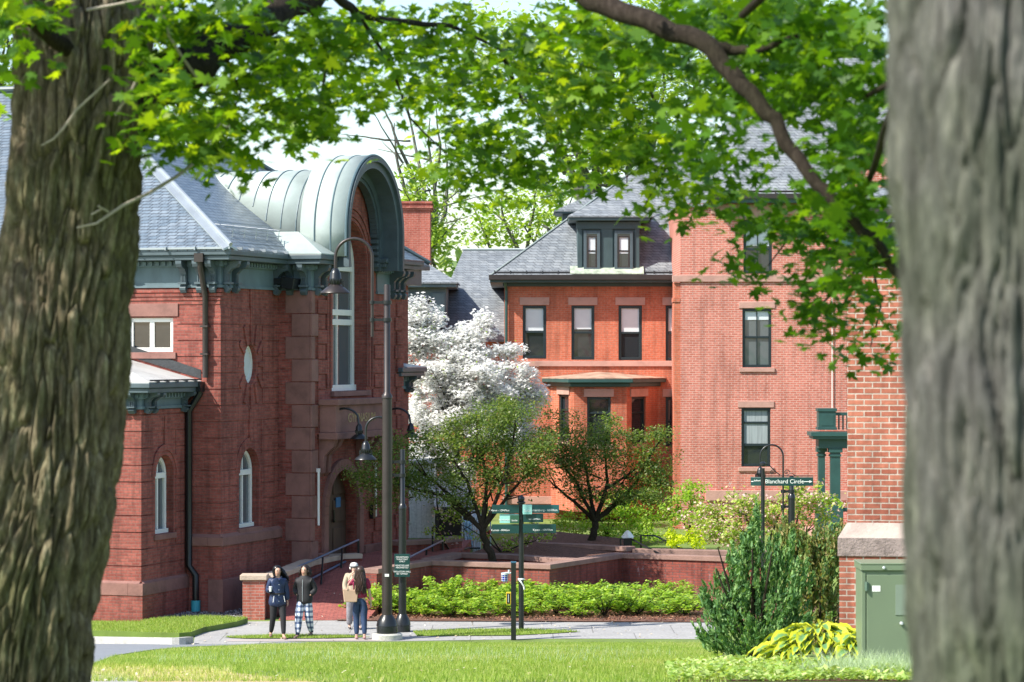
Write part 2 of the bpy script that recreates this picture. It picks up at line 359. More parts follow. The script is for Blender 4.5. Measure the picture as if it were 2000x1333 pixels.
# ------------------------------------------------------------------ wall and window helpers
def TX(y0): return lambda u, d, z: (u, y0+d, z)      # wall along x, depth d goes +y
def TY(x0): return lambda u, d, z: (x0+d, u, z)      # wall along y, depth d goes +x
def arc(r, n=14, a0=0, a1=PI): return [(r*math.cos(a0+(a1-a0)*i/n), r*math.sin(a0+(a1-a0)*i/n)) for i in range(n+1)]
def wall(mb, T, u0, u1, z0, z1, th=.35, ops=()):
    """ops: (a,b,zb,zt,rise) rise>0: arched head starting at zt"""
    zs = sorted({z0, z1}|{min(max(v, z0), z1) for o in ops for v in (o[2], o[3]+o[4])})
    for a, b in zip(zs, zs[1:]):
        if b-a < 1e-6: continue
        zm = (a+b)/2; cuts = sorted((o[0], o[1]) for o in ops if o[2] < zm < o[3]+o[4]); u = u0
        for c0, c1 in cuts:
            if c0 > u: mb.box(u, c0, 0, th, a, b, T)
            u = max(u, c1)
        if u < u1: mb.box(u, u1, 0, th, a, b, T)
    for a, b, zb, zt, rise in ops:
        if rise > 0:
            uc = (a+b)/2; r = (b-a)/2; pts = [(uc-x, zt+y*rise/r) for x, y in arc(r)]
            for (p0, q0), (p1, q1) in zip(pts, pts[1:]):
                mb.prism([(p0, q0), (p1, q1), (p1, zt+rise+.001), (p0, zt+rise+.001)], 0, th, lambda p, q, r_: T(p, r_, q))
def bands(mb, T, u0, u1, z0, z1, h=.40, g=.028, proud=.020, ops=()):
    z = z0
    while z < z1-.05:
        a, b = z, min(z+h-g, z1); cuts = sorted((o[0], o[1]) for o in ops if o[2]-.02 < b and o[3]+o[4]+.02 > a); u = u0
        for c0, c1 in cuts:
            if c0 > u: mb.box(u, c0, -proud, .01, a, b, T)
            u = max(u, c1)
        if u < u1: mb.box(u, u1, -proud, .01, a, b, T)
        z += h
def archring(mb, T, uc, zs, ri, ro, d0, d1, n=16, a0=0, a1=PI, rise=1):
    I, O_ = arc(ri, n, a0, a1), arc(ro, n, a0, a1)
    for k in range(n):
        mb.prism([(uc+I[k][0], zs+I[k][1]*rise), (uc+O_[k][0], zs+O_[k][1]*rise), (uc+O_[k+1][0], zs+O_[k+1][1]*rise), (uc+I[k+1][0], zs+I[k+1][1]*rise)], d0, d1, lambda p, q, r_: T(p, r_, q))
def window(par, T, u0, u1, z0, z1, d, fmat, fw=.07, bars_u=(), bars_z=(), glass=None, blind=0, blindmat=None, lab=None, deep=.09):
    f = MB()
    f.box(u0, u0+fw, d, d+deep, z0, z1, T); f.box(u1-fw, u1, d, d+deep, z0, z1, T)
    f.box(u0+fw, u1-fw, d, d+deep, z0, z0+fw, T); f.box(u0+fw, u1-fw, d, d+deep, z1-fw, z1, T)
    for u, w_ in bars_u: f.box(u-w_/2, u+w_/2, d+.015, d+deep-.01, z0+fw, z1-fw, T)
    for z, w_ in bars_z: f.box(u0+fw, u1-fw, d+.02, d+deep-.012, z-w_/2, z+w_/2, T)
    o = f.build('window', fmat, par, bevel=.008)
    if lab: o['label'] = lab
    g = MB(); g.box(u0+fw*.6, u1-fw*.6, d+deep*.55, d+deep*.65, z0+fw*.6, z1-fw*.6, T); g.build('pane', glass or M['glass'], o)
    if blind:
        b = MB(); b.box(u0+fw, u1-fw, d+deep*.40, d+deep*.48, z1-fw-(z1-z0-2*fw)*blind, z1-fw, T); b.build('blind', blindmat or M['blind'], o)
    return o
def archwindow(par, T, u0, u1, z0, zs, d, fmat, fw=.09, mull=True, trans=None, lab=None):
    uc = (u0+u1)/2; r = (u1-u0)/2; f = MB(); e = .10
    f.box(u0, u0+fw, d, d+e, z0, zs, T); f.box(u1-fw, u1, d, d+e, z0, zs, T); f.box(u0-.02, u1+.02, d-.05, d+e, z0-.02, z0+fw, T)
    archring(f, T, uc, zs, r-fw, r, d, d+e)
    f.box(u0+fw, u1-fw, d-.02, d+e-.01, zs-.07, zs+.07, T)
    if mull: f.box(uc-.035, uc+.035, d+.01, d+e-.012, z0+fw, zs-.07, T); f.box(uc-.025, uc+.025, d+.012, d+e-.014, zs+.07, zs+r-fw, T)
    for z in (trans or ()): f.box(u0+fw, u1-fw, d+.005, d+e-.008, z-.08, z+.08, T)
    o = f.build('window', fmat, par, bevel=.006)
    if lab: o['label'] = lab
    g = MB(); poly = [(u0+.03, z0+.03), (u1-.03, z0+.03)]+[(uc+x, zs+y) for x, y in arc(r-.03)]
    g.prism(poly, d+.06, d+.07, lambda p, q, r_: T(p, r_, q)); g.build('pane', M['glass_refl'], o); return o
def bracket(par, T, u, z0, z1, dep, w_=.16, mat=None):
    h = z1-z0
    prof = [(0,0), (-.10,-.03), (-.16,.04), (-.17,.12*h), (-.10,.24*h), (-.09,.5*h), (-.14,.62*h), (-.55*dep,.74*h), (-.9*dep,.80*h), (-dep,.9*h), (-dep,h), (0,h)]
    m = MB(); m.prism([(d_, z0+q) for d_, q in prof], u-w_/2, u+w_/2, lambda p, q, r_: T(r_, p, q))
    m.box(u-w_/2-.03, u+w_/2+.03, -.20, -.001, z0+.24*h, z0+.31*h, T)
    for k in (-1, 0, 1): m.box(u+k*w_*.3-.012, u+k*w_*.3+.012, -.125, -.04, z0+.33*h, z0+.6*h, T)
    return m.build('bracket', mat or M['trim'], par)

def piece(name, bx_, mat, par): m = MB(); m.box(*bx_); return m.build(name, mat, par, bevel=.01)
# ------------------------------------------------------------------ the brick hall on the left
TH = math.radians(18); HS, HC = math.sin(TH), math.cos(TH)
HO = ((275-1000)*69.3/F, 69.3)
def hw(x, y): return (HO[0]+x*HS-y*HC, HO[1]+x*HC+y*HS)
def hpx(x, y): a, b = hw(x, y); return 1000+F*a/b
def hz(py, x, y): return CZ+(YH-py)*hw(x, y)[1]/F
def bis(f, lo, hi):
    s_ = f(lo) > 0
    for _ in range(60):
        m = (lo+hi)/2
        if (f(m) > 0) == s_: lo = m
        else: hi = m
    return m
def sx(p, y): return bis(lambda x: hpx(x, y)-p, -10, 60)
def sy(p, x): return bis(lambda y: hpx(x, y)-p, 20, -20)
HX1 = sx(365, 0); HY1 = sy(430, HX1); HX2 = sx(544, HY1); HY2 = sy(607, HX2); HX3 = sx(785, HY2)
hall = thing('brick_hall', 'dark red brick hall with green copper hood over its tall arched window', 'building', (HO[0], HO[1], 0), math.atan2(HC, HS))
BR = M['brick_hall']
zP0, zPc, zPt = -.3, hz(1140, 0, 0), hz(800, 0, 0)                 # pavilion: base cap, frieze bottom
zW, zFb, zFt, zE = hz(1050, HX1, HY1), 8.20, 8.90, 9.13            # water table, frieze, eave of the main block
# pavilion
TA, TB = TY(0), TX(0)
w1 = (sx(303, 0), sx(338, 0), hz(1043, 1.2, 0), hz(930, 1.2, 0))
r1 = (w1[1]-w1[0])/2; op1 = [(w1[0], w1[1], w1[2], w1[3], r1)]
b = MB(); wall(b, TB, .001, HX1+.3, zPc, zPt+.7, .4, op1); wall(b, TA, .401, 9, zPc, zPt+.7, .4)
b.box(0, .4, 0, .4, zPc, zPt+.7)
bands(b, TY(-.001), .005, 9, zPc+.02, zPt-.02, .41); bands(b, TX(-.001), -.02, HX1-.01, zPc+.02, zPt-.02, .41, ops=[(w1[0]-.14, w1[1]+.14, w1[2], w1[3], r1+.5)])
archring(b, TB, (w1[0]+w1[1])/2, w1[3], r1, r1+.26, -.02, .02); archring(b, TB, (w1[0]+w1[1])/2, w1[3], r1+.12, r1+.26, -.045, .02)
b.box((w1[0]+w1[1])/2-.05, (w1[0]+w1[1])/2+.05, -.05, .01, w1[3]+r1+.26, w1[3]+r1+.95)
b.build('wall', BR, hall)
b = MB(); b.box(-.10, HX1+.2, -.10, .3, zPc-.30, zPc); b.box(-.10, .2, .3, 9, zPc-.30, zPc)
b.prism([(0, zPc), (-.10, zPc), (0, zPc+.07)], 0, HX1, lambda p, q, r_: (r_, p, q)); b.prism([(0, zPc), (-.10, zPc), (0, zPc+.07)], 0, 9, lambda p, q, r_: (p, r_, q))
b.box(w1[0]-.1, w1[1]+.1, -.06, .1, w1[2]-.14, w1[2]-.002)
b.build('stone_base', M['stone'], hall, bevel=.01)
b = MB(); b.box(-.08, HX1+.2, -.08, .3, zP0, zPc-.30); b.box(-.08, .2, .3, 9, zP0, zPc-.30); b.build('plinth', BR, hall)
archwindow(hall, TB, w1[0]+.03, w1[1]-.03, w1[2], w1[3], .17, M['white'], .1, lab='white arched sash window of the low pavilion')
def cornice(par, segs, z0, zt, ov, name='cornice'):
    """segs: boxes of the footprint (x0,x1,y0,y1) as seen from outside; frieze, dentils and gutter round them"""
    fr, gu = MB(), MB()
    for x0, x1, y0, y1 in segs:
        fr.box(x0-.03, x1+.03, y0-.03, y1+.03, z0, zt-.24); fr.box(x0-.07, x1+.07, y0-.07, y1+.07, z0, z0+.07)
        fr.box(x0-.10, x1+.10, y0-.10, y1+.10, zt-.40, zt-.26)
        k = x0
        while k < x1: fr.box(k, k+.09, y0-.16, y0-.09, zt-.37, zt-.27); k += .18
        k = y0
        while k < y1: fr.box(x0-.16, x0-.09, k, k+.09, zt-.37, zt-.27); k += .18
        gu.box(x0-ov, x1+ov, y0-ov, y1+ov, zt-.25, zt-.13); gu.box(x0-ov-.06, x1+ov+.06, y0-ov-.06, y1+ov+.06, zt-.13, zt)
    o = fr.build('frieze', M['trim_pale'], par); g = gu.build(name, M['trim'], par, bevel=.02); return o, g
zPe = hz(748, 0, 0)
cornice(hall, [(0, HX1-.02, 0, 9)], zPt, zPe, .38)
for y in (.18, .50, 1.6): bracket(hall, TY(-.03), y, zPt-.08, zPe-.25, .36)
for x in (.2, .55, HX1-.35): bracket(hall, TX(-.03), x, zPt-.08, zPe-.25, .36)
b = MB(); ym = 4.5; k = .27; ov = .42
b.slab([(-ov, -ov, zPe+.02), (HX1, -ov, zPe+.02), (HX1, ym, zPe+.02+(ym+ov)*k), (-ov+(ym+ov), ym, zPe+.02+(ym+ov)*k)] if ym+ov < HX1 else [(-ov, -ov, zPe+.02), (HX1-.01, -ov, zPe+.02), (HX1-.01, HX1, zPe+.02+(HX1+ov)*k)], .05)
b.slab([(-ov, -ov, zPe+.021), (HX1-.01, HX1, zPe+.021+(HX1+ov)*k), (HX1-.01, 9, zPe+.021+(HX1+ov)*k), (-ov, 9, zPe+.021)], .05)
b.build('pavilion_roof', M['zinc'], hall)
b = MB(); b.prism([(-.4, zPe+.08), (HX1, zPe+.10+(HX1+ov)*k), (HX1, zPe+.42+(HX1+ov)*k), (-.4, zPe+.30)], 0, .03, lambda p, q, r_: (HX1-.03+r_-.01, p, q)); b.build('roof_flashing', M['rubber'], hall)
b = MB(); b.tube([(-.4, -.44, zPe+.06), (HX1-.1, -.44, zPe+.06)], .02, 6)
for i in range(5): b.box(i*.55, i*.55+.03, -.50, -.30, zPe, zPe+.05)
b.build('snow_guard', M['rubber'], hall)
# main block wall (its end faces the camera) and the bay wall
TA = TY(HX1); TB = TX(HY1)
u1_, u0_ = sy(338, HX1), sy(250, HX1)                    # upper casement: seen between these rows
opA = [(u1_, u0_, hz(688, HX1, 1), hz(621, HX1, 1), 0)]
wo = (sx(467, HY1), sx(505, HY1)); zo0, zo1 = hz(1033, wo[0], HY1), hz(925, wo[0], HY1); ro = (wo[1]-wo[0])/2
oc = (sx(489, HY1), hz(712, sx(489, HY1), HY1)); OR = .52
opB = [(wo[0], wo[1], zo0, zo1, ro)]
b = MB(); wall(b, TA, HY1+.401, 14, zW, zFb+.6, .4, opA); b.box(HX1, HX1+.4, HY1, HY1+.4, zW, zFb+.6)
# bay wall leaves an oval hole for the round window
ox0, ox1 = oc[0]-OR*.80, oc[0]+OR*.80
wall(b, TB, HX1+.401, HX2+.3, zW, oc[1]-OR, .4, opB)
wall(b, TB, HX1+.401, ox0, oc[1]-OR, oc[1]+OR, .4); wall(b, TB, ox1, HX2+.3, oc[1]-OR, oc[1]+OR, .4); wall(b, TB, HX1+.401, HX2+.3, oc[1]+OR, zFb+.6, .4)
for sgn in (0, 1):
    pts = [(oc[0]-x*.80*OR, oc[1]+(1 if sgn == 0 else -1)*y*OR) for x, y in arc(1, 16)]
    for (p0, q0), (p1, q1) in zip(pts, pts[1:]):
        e = oc[1]+(OR if sgn == 0 else -OR); b.prism([(p0, q0), (p1, q1), (p1, e), (p0, e)], 0, .4, lambda p, q, r_: TB(p, r_, q))
bands(b, TY(HX1-.001), HY1+.005, 14, zW+.05, zFb-.75, .41, ops=[(u1_-.12, u0_+.12, opA[0][2]-.25, opA[0][3]+.35, 0)])
for q in range(4): b.box(HX1-.02-.02*q, HX1+.1, HY1-.002-.02*q, 14, zFb-.42+.1*q, zFb-.34+.1*q)
bo = [(wo[0]-.16, wo[1]+.16, zo0, zo1, ro+.45), (ox0-.35, ox1+.35, oc[1]-OR-.2, oc[1]+OR+.2, 0)]
bands(b, TX(HY1-.001), HX1-.02, HX2, zW+.05, zFb-.5, .41, ops=bo)
archring(b, TB, (wo[0]+wo[1])/2, zo1, ro, ro+.26, -.03, .02); b.box((wo[0]+wo[1])/2-.05, (wo[0]+wo[1])/2+.05, HY1-.05, HY1+.01, zo1+ro+.26, zo1+ro+1.0)
for i in range(12):                                         # brick rays round the oval window
    a = 2*PI*i/12+PI/12*0; L_ = 1.45 if i in (3, 9) else .62
    c0 = (oc[0]+math.cos(a)*OR*.96, oc[1]+math.sin(a)*OR*1.10); c1 = (oc[0]+math.cos(a)*(OR*.90+L_*.6), oc[1]+math.sin(a)*(OR+L_))
    n = Vector((-(c1[1]-c0[1]), c1[0]-c0[0])).normalized()*.05
    b.prism([(c0[0]+n.x, c0[1]+n.y), (c0[0]-n.x, c0[1]-n.y), (c1[0]-n.x*1.6, c1[1]-n.y*1.6), (c1[0]+n.x*1.6, c1[1]+n.y*1.6)], -.045, .01, lambda p, q, r_: TB(p, r_, q))
b.build('wall', BR, hall)
b = MB(); b.box(HX1-.12, HX2+.2, HY1-.12, HY1+.3, zW-.22, zW); b.box(HX1-.12, HX1+.2, HY1+.3, 2.9, zW-.22, zW)
b.prism([(0, zW), (-.12, zW), (0, zW+.10)], HX1-.06, HX2, lambda p, q, r_: (r_, HY1+p, q))
b.prism([(0, zW), (-.12, zW), (0, zW+.10)], HY1-.06, 2, lambda p, q, r_: (HX1+p, r_, q))
piece('sill', (wo[0]-.12, wo[1]+.12, HY1-.07, HY1+.1, zo0-.15, zo0-.002), M['stone'], hall); piece('sill', (HX1-.07, HX1+.1, u1_-.1, u0_+.1, opA[0][2]-.17, opA[0][2]-.01), M['stone'], hall)
piece('lintel', (HX1-.035, HX1+.1, u1_-.15, u0_+.15, opA[0][3]+.03, opA[0][3]+.36), M['stone'], hall); piece('footing', (HX1-.13, HX2+.2, HY1-.13, HY1+.28, -.3, .85), M['stone'], hall)
b.build('water_table', M['stone'], hall, bevel=.015)
b = MB(); b.box(HX1-.07, HX2+.2, HY1-.07, HY1+.3, .85, zW-.22); b.box(HX1-.07, HX1+.2, HY1+.3, .4, -.3, zW-.22); b.build('plinth', BR, hall)
archwindow(hall, TB, wo[0]+.03, wo[1]-.03, zo0, zo1, .17, M['white'], .1, lab='white arched sash window below the round window')
g = MB(); pts = [(oc[0]+math.cos(a)*.80*OR, oc[1]+math.sin(a)*OR) for a in [2*PI*i/28 for i in range(28)]]
pin = [(oc[0]+math.cos(a)*.66*OR, oc[1]+math.sin(a)*.84*OR) for a in [2*PI*i/28 for i in range(28)]]
for i in range(28):
    j = (i+1) % 28; g.prism([pts[i], pts[j], pin[j], pin[i]], .12, .2, lambda p, q, r_: TB(p, r_, q))
ow = g.build('window', M['white'], hall); ow['label'] = 'oval window set among rays of brick'
g = MB(); g.prism(pin, .15, .16, lambda p, q, r_: TB(p, r_, q)); g.build('pane', plain('frosted pane', (.62,.66,.66), .3, var=.05), ow)
uc_ = (u0_+u1_)/2
window(hall, TA, u1_, u0_, opA[0][2], opA[0][3], .08, M['white'], .11, [(uc_, .13)], [], lab='white double casement window above the low roof')
# tower front
T2 = TX(HY2); TA2 = TY(HX2)
wl, wr = sx(648, HY2), sx(715, HY2); wc = (wl+wr)/2; wR = (wr-wl)/2
zw0 = hz(765, wl, HY2); zwt = hz(432, wc, HY2); zws = zwt-wR
dl, dr = sx(636, HY2), sx(697, HY2); dc = (dl+dr)/2; dR = (dr-dl)/2; zd0 = 1.0; zdt = hz(918, dc, HY2)
yh = HY2-.7; hl, hr = sx(672, yh), sx(782, yh); HR = (hr-hl)/2; hxc = (hl+hr)/2; zht = hz(305, hxc, yh); zhs = zht-HR
ops2 = [(dl, dr, zd0, zdt-dR, dR), (wl, wr, zw0, zws, wR)]
b = MB()
wall(b, T2, HX2+.401, HX3, -.2, zE-.3, .4, [ops2[0], (wl, wr, zw0, zE-.3, 0)]); b.box(HX2, HX2+.4, HY2, HY2+.4, -.2, zE-.3); wall(b, TA2, HY2+.401, HY1+.01, -.2, zE-.3, .4)
# gable wall under the hood: between eave and arch
gl, gr = hxc-HR+.33, hxc+HR-.33; GR = HR-.33
wall(b, T2, gl, gr, zE-.3, zhs, .4, [(wl, wr, zE-.31, zws if zws < zhs else zhs-.001, max(0, min(wR, zhs-zws)) if zws < zhs else 0)]) if zwt < zhs else None
if zwt >= zhs:
    wall(b, T2, gl, gr, zE-.3, zws, .4, [(wl, wr, zE-.3, zws, 0)]); top = zwt+.02
    wall(b, T2, gl, gr, zws, top, .4, [(wl, wr, zws-.01, zws, wR)])
    zg = top
else: zg = zhs
pts = [(hxc+x, zhs+y) for x, y in arc(GR, 24) if zhs+y > zg-.6]
b.prism([(hxc+GR, zg)]+[p for p in pts if p[1] > zg]+[(hxc-GR, zg)], .002, .4, lambda p, q, r_: T2(p, r_, q))
for q in range(4): archring(b, T2, wc, zws, wR+.02+.11*q, wR+.11+.11*q, -.03-.025*(q % 2), .02, 20)
for sg in (-1, 1):
    for q in range(4):
        e = wR+.02+.11*q; a_, b_ = (wc+sg*e, wc+sg*(e+.09)); b.box(min(a_, b_), max(a_, b_), HY2-.03-.025*(q % 2), HY2+.01, zw0+.1, zws)
bands(b, TY(HX2-.001), HY2+.01, HY1, .4, zFb-.3, .41)
zz = 1.2; i = 0
while zz < zFb-.4:                                          # toothed brick piers either side of the tall window
    e = .18 if i % 2 else .42
    for a_, b_ in ((HX2+.42, wl-.70+e*.6), (wr+.70-e*.6, wr+.70-e*.6+1.0), (HX3-.55+e*.6-.2, HX3)):
        if b_-a_ > .1 and not (zz < zdt+.9 and a_ < dr+.2 and b_ > dl-.2): b.box(a_, min(b_, HX3+.02), HY2-.05, HY2+.01, zz, zz+.36)
    zz += .40; i += 1
b.build('wall', BR, hall)
q_ = MB(); zz = -.2; i = 0
while zz < zFb-.05:                                         # brownstone quoins on the tower corner
    l1, l2 = (.88, .18) if i % 2 else (.66, .42); h = .58 if zz+.6 < zFb else zFb-zz-.02
    q_.box(HX2-.05, HX2+l2, HY2-.05, HY2+.02, zz, zz+h); q_.box(HX2-.05, HX2+.02, HY2+.02, HY2+l1*.8, zz, zz+h)
    zz += .6; i += 1
q_.build('quoins', M['stone'], hall, bevel=.012)
s = MB()
zb0, zb1 = hz(850, wc, HY2-.4), hz(778, wc, HY2-.4)          # stone balcony above the door
bl, brr = dl-.55, dr+.55+.35
s.box(bl-.1, brr+.1, HY2-.62, HY2-.05, zb1-.16, zb1); s.box(bl-.02, brr+.02, HY2-.52, HY2-.05, zb0+.12, zb1-.16); s.box(bl-.08, brr+.08, HY2-.58, HY2-.05, zb0-.06, zb0+.12)
s.box(wl-.1, wr+.1, HY2-.12, HY2+.1, zw0-.14, zw0-.002)
for u in (bl+.15, dl-.02, dr+.02+.0, brr-.15):
    s.prism([(0, zb0-.06), (-.5, zb0-.06), (-.42, zb0-.25), (-.16, zb0-.5), (-.12, zb0-.95), (0, zb0-1.05)], u-.1, u+.1, lambda p, q, r_: (r_, HY2+p, q))
archring(s, T2, dc, zdt-dR, dR, dR+.30, -.10, .02, 18)
for sg in (-1, 1):
    a_, b_ = sorted((dc+sg*dR, dc+sg*(dR+.30))); s.box(a_, b_, HY2-.10, HY2+.02, 1.05, zdt-dR)
s.box(HX2+.45, dl-.35, HY2-.14, HY2+.02, .9, 1.25); s.box(dr+.35, HX3, HY2-.14, HY2+.02, .9, 1.25)
s.build('balcony', M['stone'], hall, bevel=.015)
def text(s_, size, mat, par, loc, rot, name='lettering', ext=.006, align='CENTER', sx_=1):
    c = bpy.data.curves.new('t', 'FONT'); c.body = s_; c.size = size; c.extrude = ext; c.align_x = align; c.align_y = 'CENTER'
    t = bpy.data.objects.new('t', c); COL.objects.link(t); dg = bpy.context.evaluated_depsgraph_get(); dg.update()
    me = bpy.data.meshes.new_from_object(t.evaluated_get(dg)); me.name = name
    bpy.data.objects.remove(t); me.materials.clear()
    o = link(name, me, mat, par); o.location = loc; o.rotation_euler = rot; o.scale = (sx_, 1, 1); return o
text('GYMNASIUM', .34, M['gold'], hall, ((bl+brr)/2, HY2-.525, (zb0+.12+zb1-.16)/2), (PI/2, 0, 0), sx_=1.05)
archwindow(hall, T2, wl+.02, wr-.02, zw0, zws, .34, M['white'], .16, trans=[zw0+(zws-zw0)*.56, zw0+(zws-zw0)*.64], lab='tall white arched window under the copper hood')
d_ = MB(); d_.box(dl, dr, HY2+.32, HY2+.40, zd0, zdt-dR); d_.prism([(dc+x, zdt-dR+y) for x, y in arc(dR)], .32, .40, lambda p, q, r_: T2(p, r_, q))
for i in range(2):
    for j in range(3): d_.box(dl+.15+i*dR, dl+dR-.12+i*dR, HY2+.29, HY2+.33, zd0+.2+j*.75, zd0+.8+j*.75)
do = d_.build('door', M['wood_door'], hall, bevel=.01); do['label'] = 'arched wooden entrance door in shade'
h_ = MB(); h_.box(dc+.12, dc+.22, HY2+.24, HY2+.29, zd0+.95, zd0+1.05); h_.tube([(dc+.1, HY2+.25, zd0+1.0), (dc+.1, HY2+.25, zd0+1.3)], .02, 6); h_.build('handle', M['black'], do)
n_ = MB(); n_.box(dc+.3, dc+.62, HY2+.27, HY2+.285, zd0+1.35, zd0+1.62); n_.build('notice', plain('blue notice', (.05,.2,.42), .5), do)
for u in (sx(616, HY2), sx(728, HY2)):                       # white pipe-like strips either side of the door
    p_ = MB(); p_.tube([(u, HY2-.09, 2.0), (u, HY2-.09, 3.45)], .035, 8); p_.box(u-.05, u+.05, HY2-.12, HY2-.04, 3.4, 3.5); p_.build('wall_pipe', M['white'], hall, smooth=True)
p_ = MB(); p_.box(sx(722, HY2)-.08, sx(722, HY2)+.1, HY2-.14, HY2-.04, 1.95, 2.35); p_.build('entry_keypad', M['black'], hall, bevel=.01)
# cornices, brackets
XR = sx(839, HY1-.5)                                          # far end of the main eave
fr, gu = cornice(hall, [(HX1, HX2+.1, HY1, 13.4)], zFb, zE, .44)
cornice(hall, [(HX2, hl-.02-.28, HY2, HY1+.2)], zFb, zE, .44)
cornice(hall, [(hr-.02, HX3, HY2, HY1+.2)], zFb, zE+.05, .44)
for y in (HY1+.15, HY1+.5, HY1+.95, 1.6, 2.5, 3.4): bracket(hall, TY(HX1-.03), y, zFb-.1, zE-.26, .42)
for x in (HX1+.2, HX1+.75, HX2-.35): bracket(hall, TX(HY1-.03), x, zFb-.1, zE-.26, .42)
for y in (HY2+.15, HY2+.55): bracket(hall, TY(HX2-.03), y, zFb-.1, zE-.26, .42)
for x in (HX2+.25, HX2+.75, HX3-1.0, HX3-.6, HX3-.15): bracket(hall, TX(HY2-.03), x, zFb-.1, zE-.26, .42)
b = MB(); x_ = HX2-.35; b.box(x_-.1, x_+.15, HY1-.3, HY1-.05, zFb+.15, zFb+.32); b.prism([(-.3, zFb+.05), (-.62, zFb+.02), (-.66, zFb+.3), (-.3, zFb+.36)], x_-.18, x_+.28, lambda p, q, r_: (r_, HY1+p, q)); b.build('floodlight', M['black'], hall, bevel=.01)
# roofs
kB, kA, H = .70, .92, 3.02
x0, y0 = HX1-.5, HY1-.5; yr = y0+H/kB; xa = x0+H/kA; xb = bis(lambda x: hpx(x, yr)-488, 0, 40); x9 = XR; y9 = yr+H/kB; zr = zE+.03+H; ze = zE+.03
b = MB()
b.slab([(x0, y0, ze), (x9, y0, ze), (xb, yr, zr), (xa, yr, zr)], .06)
b.slab([(x0, y0, ze+.001), (xa, yr, zr+.001), (x0, y9, ze+.001)], .06)
b.slab([(x9, y0, ze+.001), (x9, y9, ze+.001), (xb, yr, zr+.001)], .06)
b.slab([(x0, y9, ze), (xa, yr, zr), (xb, yr, zr), (x9, y9, ze)], .06)
# higher rear block
b.slab([(x0+.2, y9-4.2, ze), (x0+.2, 22, ze), (x0+5, 22, ze+4.6), (x0+5, y9-4.2+3.2, ze+4.6)], .06)
b.slab([(x0+5, y9-4.2+3.2, ze+4.6), (x0+5, 22, ze+4.6), (x0+14, 22, ze+1), (x0+14, y9-2, ze+1)], .06)
b.build('roof', M['slate_hall'], hall)
b = MB(); b.box(XR-3, XR-.5, HY1, 9, -.2, zE-.1); b.box(HX1+.4, XR-.5, 9, 14, -.2, zE-.1); b.build('rear_wall', BR, hall)
b = MB(); b.box(hr, XR-.4, HY1-.40, HY1, zFb+.35, zE+.01); b.box(hr, XR-.0, HY1-.52, HY1+1, zE-.12, zE+.012); b.build('cornice', M['trim'], hall, bevel=.02)
b = MB()                                                       # wide metal hip covering, seam flashings
def strip(m, a, c, wid, up):
    a, c = Vector(a), Vector(c); d = (c-a).normalized(); n = Vector((0,0,1)).cross(d).normalized()
    m.slab([a-n*wid+Vector((0,0,up-.04)), a+Vector((0,0,up+.05)), c+Vector((0,0,up+.05)), c-n*wid+Vector((0,0,up-.04))], .05)
    m.slab([a+Vector((0,0,up+.05)), a+n*wid+Vector((0,0,up-.04)), c+n*wid+Vector((0,0,up-.04)), c+Vector((0,0,up+.05))], .05)
strip(b, (x0, y0, ze), (xa, yr, zr), .2, .03); b.tube([(x0-.02, y0-.02, ze+.10), (xa, yr, zr+.10)], .055, 8)
b.build('hip_flashing', M['lead'], hall, smooth=True)
b = MB(); b.tube([(xa, yr, zr+.06), (xb, yr, zr+.06)], .07, 8); b.tube([(xb, yr, zr+.06), (x9, y0, ze+.08)], .07, 8); b.tube([(x0+5, y9-1, ze+4.66), (x0+5, 22, ze+4.66)], .09, 8); b.build('ridge', M['trim'], hall)
b = MB()                                                       # snow guards on the slates
for j in range(3):
    xs = x0+1.05; zz = ze+.35+j*.13; yy = y0+(zz-ze)/kB
    b.tube([(xs, yy-.05, zz+.12), (xs+3.3, yy-.05, zz+.12)], .013, 5)
for i in range(5):
    xs = x0+1.15+i*.75; b.tube([(xs, y0+.45, ze+.33), (xs, y0+.42, ze+.62), (xs, y0+.95, ze+.67)], .014, 5)
b.build('snow_guard', M['lead'], hall)
b = MB(); b.box(HX1-.55, HX1-.5, HY1-.5, 8, zE+.02, zE+.07)
for i in range(12): b.box(HX1-.62, HX1-.2, i*.8-.5, i*.8-.47, zE, zE+.08)
for i in range(5): b.box(HX1+i*.75, HX1+.03+i*.75, HY1-.60, HY1-.2, zE+.01, zE+.08)
b.build('gutter_strap', M['lead'], hall)
# copper barrel roof running back into the slates
RB = HR-.30; zbs = hz(333, hxc, HY2)-RB
def yint(z): return y0+(z-ze)/kB
b = MB(); n = 72; prof = arc(RB, n, 0, PI)
rows = []
for x, z in prof:
    yi = max(yint(zbs+z)+.03, HY2+.1); rows.append(((hxc+x, HY2-.05, zbs+z), (hxc+x, yi, zbs+z)))
for (a, c), (a2, c2) in zip(rows, rows[1:]): b.add([a, c, c2, a2], [(0,1,2,3)])
co = b.build('copper_roof', M['copper'], hall, smooth=True, fix=False, weld=True); sm = co.modifiers.new('s', 'SOLIDIFY'); sm.thickness = .04; sm.offset = 0
sea = MB()
for k in range(10):
    ys = HY2+.80+k*.44; pts = [(hxc+x*1.012, ys, zbs+z*1.012) for x, z in arc(RB, 28) if yint(zbs+z) > ys]
    if len(pts) > 2: sea.tube(pts, .022, 6)
sea.build('standing_seam', M['seam'], co)
